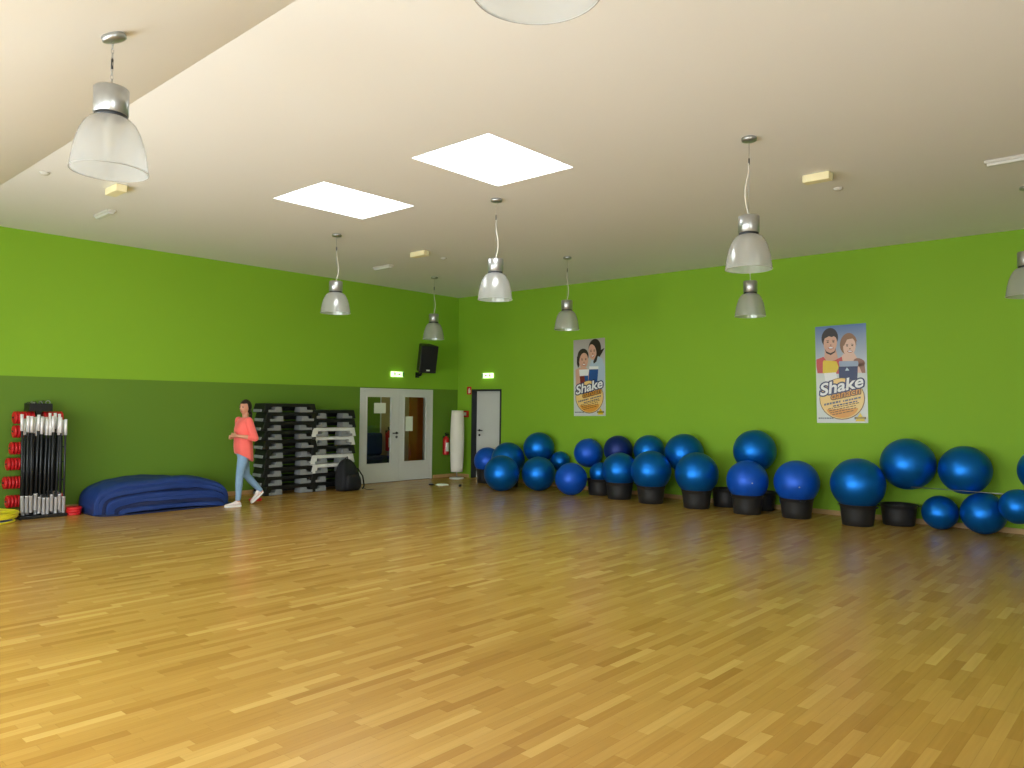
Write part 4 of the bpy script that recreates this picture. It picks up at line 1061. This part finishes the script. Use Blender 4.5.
# eyes and lips
HM = HR.to_matrix()
for s in (-1, 1):
    g = MB(); g.ell(hc + HM @ Vector((0.078, s*0.032, 0.010)), (0.006, 0.013, 0.006), M['hair'], rot=HR, u=12, v=8); g.build('eye', wo)
    g = MB(); g.tube([hc + HM @ Vector((0.083, s*0.016, 0.026)), hc + HM @ Vector((0.083, s*0.034, 0.031)), hc + HM @ Vector((0.074, s*0.05, 0.026))], 0.0028, M['hair'], 6); g.build('eyebrow', wo)
g = MB(); g.ell(hc + HM @ Vector((0.089, 0, -0.060)), (0.007, 0.022, 0.006), M['lips'], rot=HR, u=12, v=8); g.build('lips', wo)
# hair drawn back into a low tail
g = MB()
def hairfn(p):
    x, y, z = p
    if x > 0.02:
        k = (x-0.02)/0.09; z = max(z, 0.055 + 0.0*k) if z > -1 else z
        x = x*0.93
    if z < -0.04: y *= 0.9
    return Vector((x, y, z))
rsx = []
g.ell(hc + Vector((-0.012, 0, 0.014)), (0.104, 0.088, 0.122), M['hair'], rot=HR, u=40, v=32, fn=hairfn)
g.ell(hc + HM @ Vector((-0.095, 0, -0.05)), (0.035, 0.035, 0.04), M['hair'])
g.tube([hc + HM @ Vector((-0.10, 0.0, -0.06)), hc + HM @ Vector((-0.125, 0.0, -0.11)), hc + HM @ Vector((-0.12, 0.0, -0.17)), hc + HM @ Vector((-0.105, 0.0, -0.22))], [0.028, 0.03, 0.024, 0.01], M['hair'], 12)
remeshed(g, 'hair', wo, 0.006, M['hair'], 3)
# tunic
g = MB(); C_ = M['coral']
lev = [(0.86, 0.0, 0.145, 0.20), (0.95, 0, 0.145, 0.195), (1.05, 0.005, 0.138, 0.185), (1.15, 0.01, 0.132, 0.178), (1.25, 0.012, 0.13, 0.175), (1.33, 0.0, 0.115, 0.17), (1.385, -0.01, 0.088, 0.165), (1.415, -0.016, 0.066, 0.11), (1.425, -0.016, 0.055, 0.08)]
n = 36
rs = []
# dipped hem: longer at the back
def ringat(z, cx, rx, ry, dip=0.0, fold=0.0):
    out = []
    for k in range(n):
        a = 2*PI*k/n; c, s = math.cos(a), math.sin(a); fo = 1+fold*math.sin(7*a+1)
        out.append((cx+rx*fo*math.copysign(abs(c)**0.9, c), ry*fo*math.copysign(abs(s)**0.9, s), z - dip*(0.5-0.5*c)))
    return out
rs.append(ringat(0.855, -0.01, 0.13, 0.175, 0.15, 0.03)); rs.append(ringat(0.86, -0.01, 0.142, 0.19, 0.145, 0.035))
for q in lev[1:]: rs.append(ringat(*q, 0.05 if q[0] < 1.0 else 0.0, 0.015 if q[0] < 1.2 else 0))
g.rings(rs, C_)
for sh, el_, wr in ((shL, elL, wrL), (shR, elR, wrR)):
    cu = el_*0.62 + wr*0.38
    limb(g, [sh + Vector((0, 0, 0.0)), (sh+el_)/2, el_], [0.062, 0.06, 0.056], C_)
    g.tube([el_, el_*0.8+wr*0.2, cu], [0.056, 0.052, 0.047], C_, 16)
remeshed(g, 'tunic', wo, 0.008, C_, 3)
# jeans
g = MB(); J = M['jeans']
tor([(0.83, 0, 0.09, 0.14), (0.90, 0, 0.118, 0.175), (0.98, 0, 0.112, 0.16), (1.02, 0, 0.10, 0.145)], J, g)
limb(g, [hipL, (hipL+kneeL)/2, kneeL, kneeL*0.65+ankL*0.35, ankL+Vector((0, 0, 0.03))], [0.095, 0.081, 0.06, 0.058, 0.042], J)
limb(g, [hipR, (hipR+kneeR)/2, kneeR, kneeR*0.65+ankR*0.35, ankR+Vector((0.02, 0, 0.03))], [0.095, 0.081, 0.06, 0.058, 0.042], J)
remeshed(g, 'jeans', wo, 0.008, J, 4)
# shoes
def shoe(origin, pitch):
    # local: heel at origin, toe along +x
    R = Matrix.Translation(origin) @ Matrix.Rotation(pitch, 4, 'Y')
    g = MB(); secs = [(-0.035, 0.018, 0.03), (-0.02, 0.032, 0.075), (0.02, 0.037, 0.10), (0.06, 0.038, 0.085), (0.10, 0.042, 0.06), (0.15, 0.045, 0.048), (0.19, 0.04, 0.04), (0.215, 0.028, 0.032), (0.228, 0.01, 0.022)]
    rs = []
    for x, w, h in secs:
        rs.append([R @ Vector((x, w*math.copysign(abs(math.cos(2*PI*k/18))**0.8, math.cos(2*PI*k/18)), 0.022 + (h-0.012)*(0.5+0.5*math.sin(2*PI*k/18)))) for k in range(18)])
    g.rings(rs, M['shoe']); sh_ = g.build('shoe', wo, subsurf=1)
    g = MB(); ol = []
    for x, w, h in secs: ol.append((x, w+0.004))
    pts = [(x, w) for x, w in ol] + [(x, -w) for x, w in ol[::-1]]
    g.prism(pts, lambda u, v, d: R @ Vector((u, v, d)), 0.0, 0.026, M['sole']); g.build('sole', sh_, bevel=0.004)
shoe(Vector((0.075, 0.09, 0.0)), 0.0)
shoe(Vector((-0.345, -0.08, 0.165)), math.radians(42))

# ------------------------------------------------------------------ camera (level room, slight upward pitch)
cam = bpy.data.cameras.new('camera'); co = bpy.data.objects.new('camera', cam); COL.objects.link(co)
cam.sensor_width = 36.0; cam.lens = 759.0/1024.0*36.0; cam.clip_start = 0.05; cam.clip_end = 200
R3 = CAMR = Matrix(((0.0, 0, 0), (0, 0, 0), (0, 0, 0)))
def ray(u, v): return Vector((u-512.0, -(v-384.0), -759.0))
dx = ray(1193, 413).normalized(); dy = ray(-334, 395); dy = (dy - dx*dx.dot(dy)).normalized(); dz = dx.cross(dy)
R3 = Matrix((dx, dy, dz))
co.matrix_world = Matrix.Translation((-12.399, -12.835, 1.68)) @ R3.to_4x4()
S.camera = co

# ------------------------------------------------------------------ light: overcast daylight through windows and roof lights
w = bpy.data.worlds.new('daylight'); S.world = w; w.use_nodes = True
bg = w.node_tree.nodes['Background']; bg.inputs['Color'].default_value = (0.93, 0.97, 1.0, 1); bg.inputs['Strength'].default_value = 9.0
def portal(name, loc, d, sx, sy):
    l = bpy.data.lights.new(name, 'AREA'); l.shape = 'RECTANGLE'; l.size = sx; l.size_y = sy; l.cycles.is_portal = True
    o = bpy.data.objects.new(name, l); COL.objects.link(o); o.location = loc
    o.rotation_euler = Vector(d).to_track_quat('-Z', 'Z').to_euler() if abs(d[2]) < 0.5 else (0, 0, 0)
for a, b in WIN: portal('daylight_portal', (XW-0.2, (a+b)/2, 1.27), (1, 0, 0), b-a, 2.3)
for a, b in SW: portal('daylight_portal', ((a+b)/2, YS-0.2, 1.27), (0, 1, 0), b-a, 2.3)
for a, b, c, d in SKY: portal('daylight_portal', ((a+b)/2, (c+d)/2, ZC+0.055), (0, 0, -1), b-a, d-c)

S.view_settings.view_transform = 'Standard'; S.view_settings.look = 'None'
S.view_settings.exposure = 0.4; S.view_settings.gamma = 1.0; S.view_settings.use_curve_mapping = False
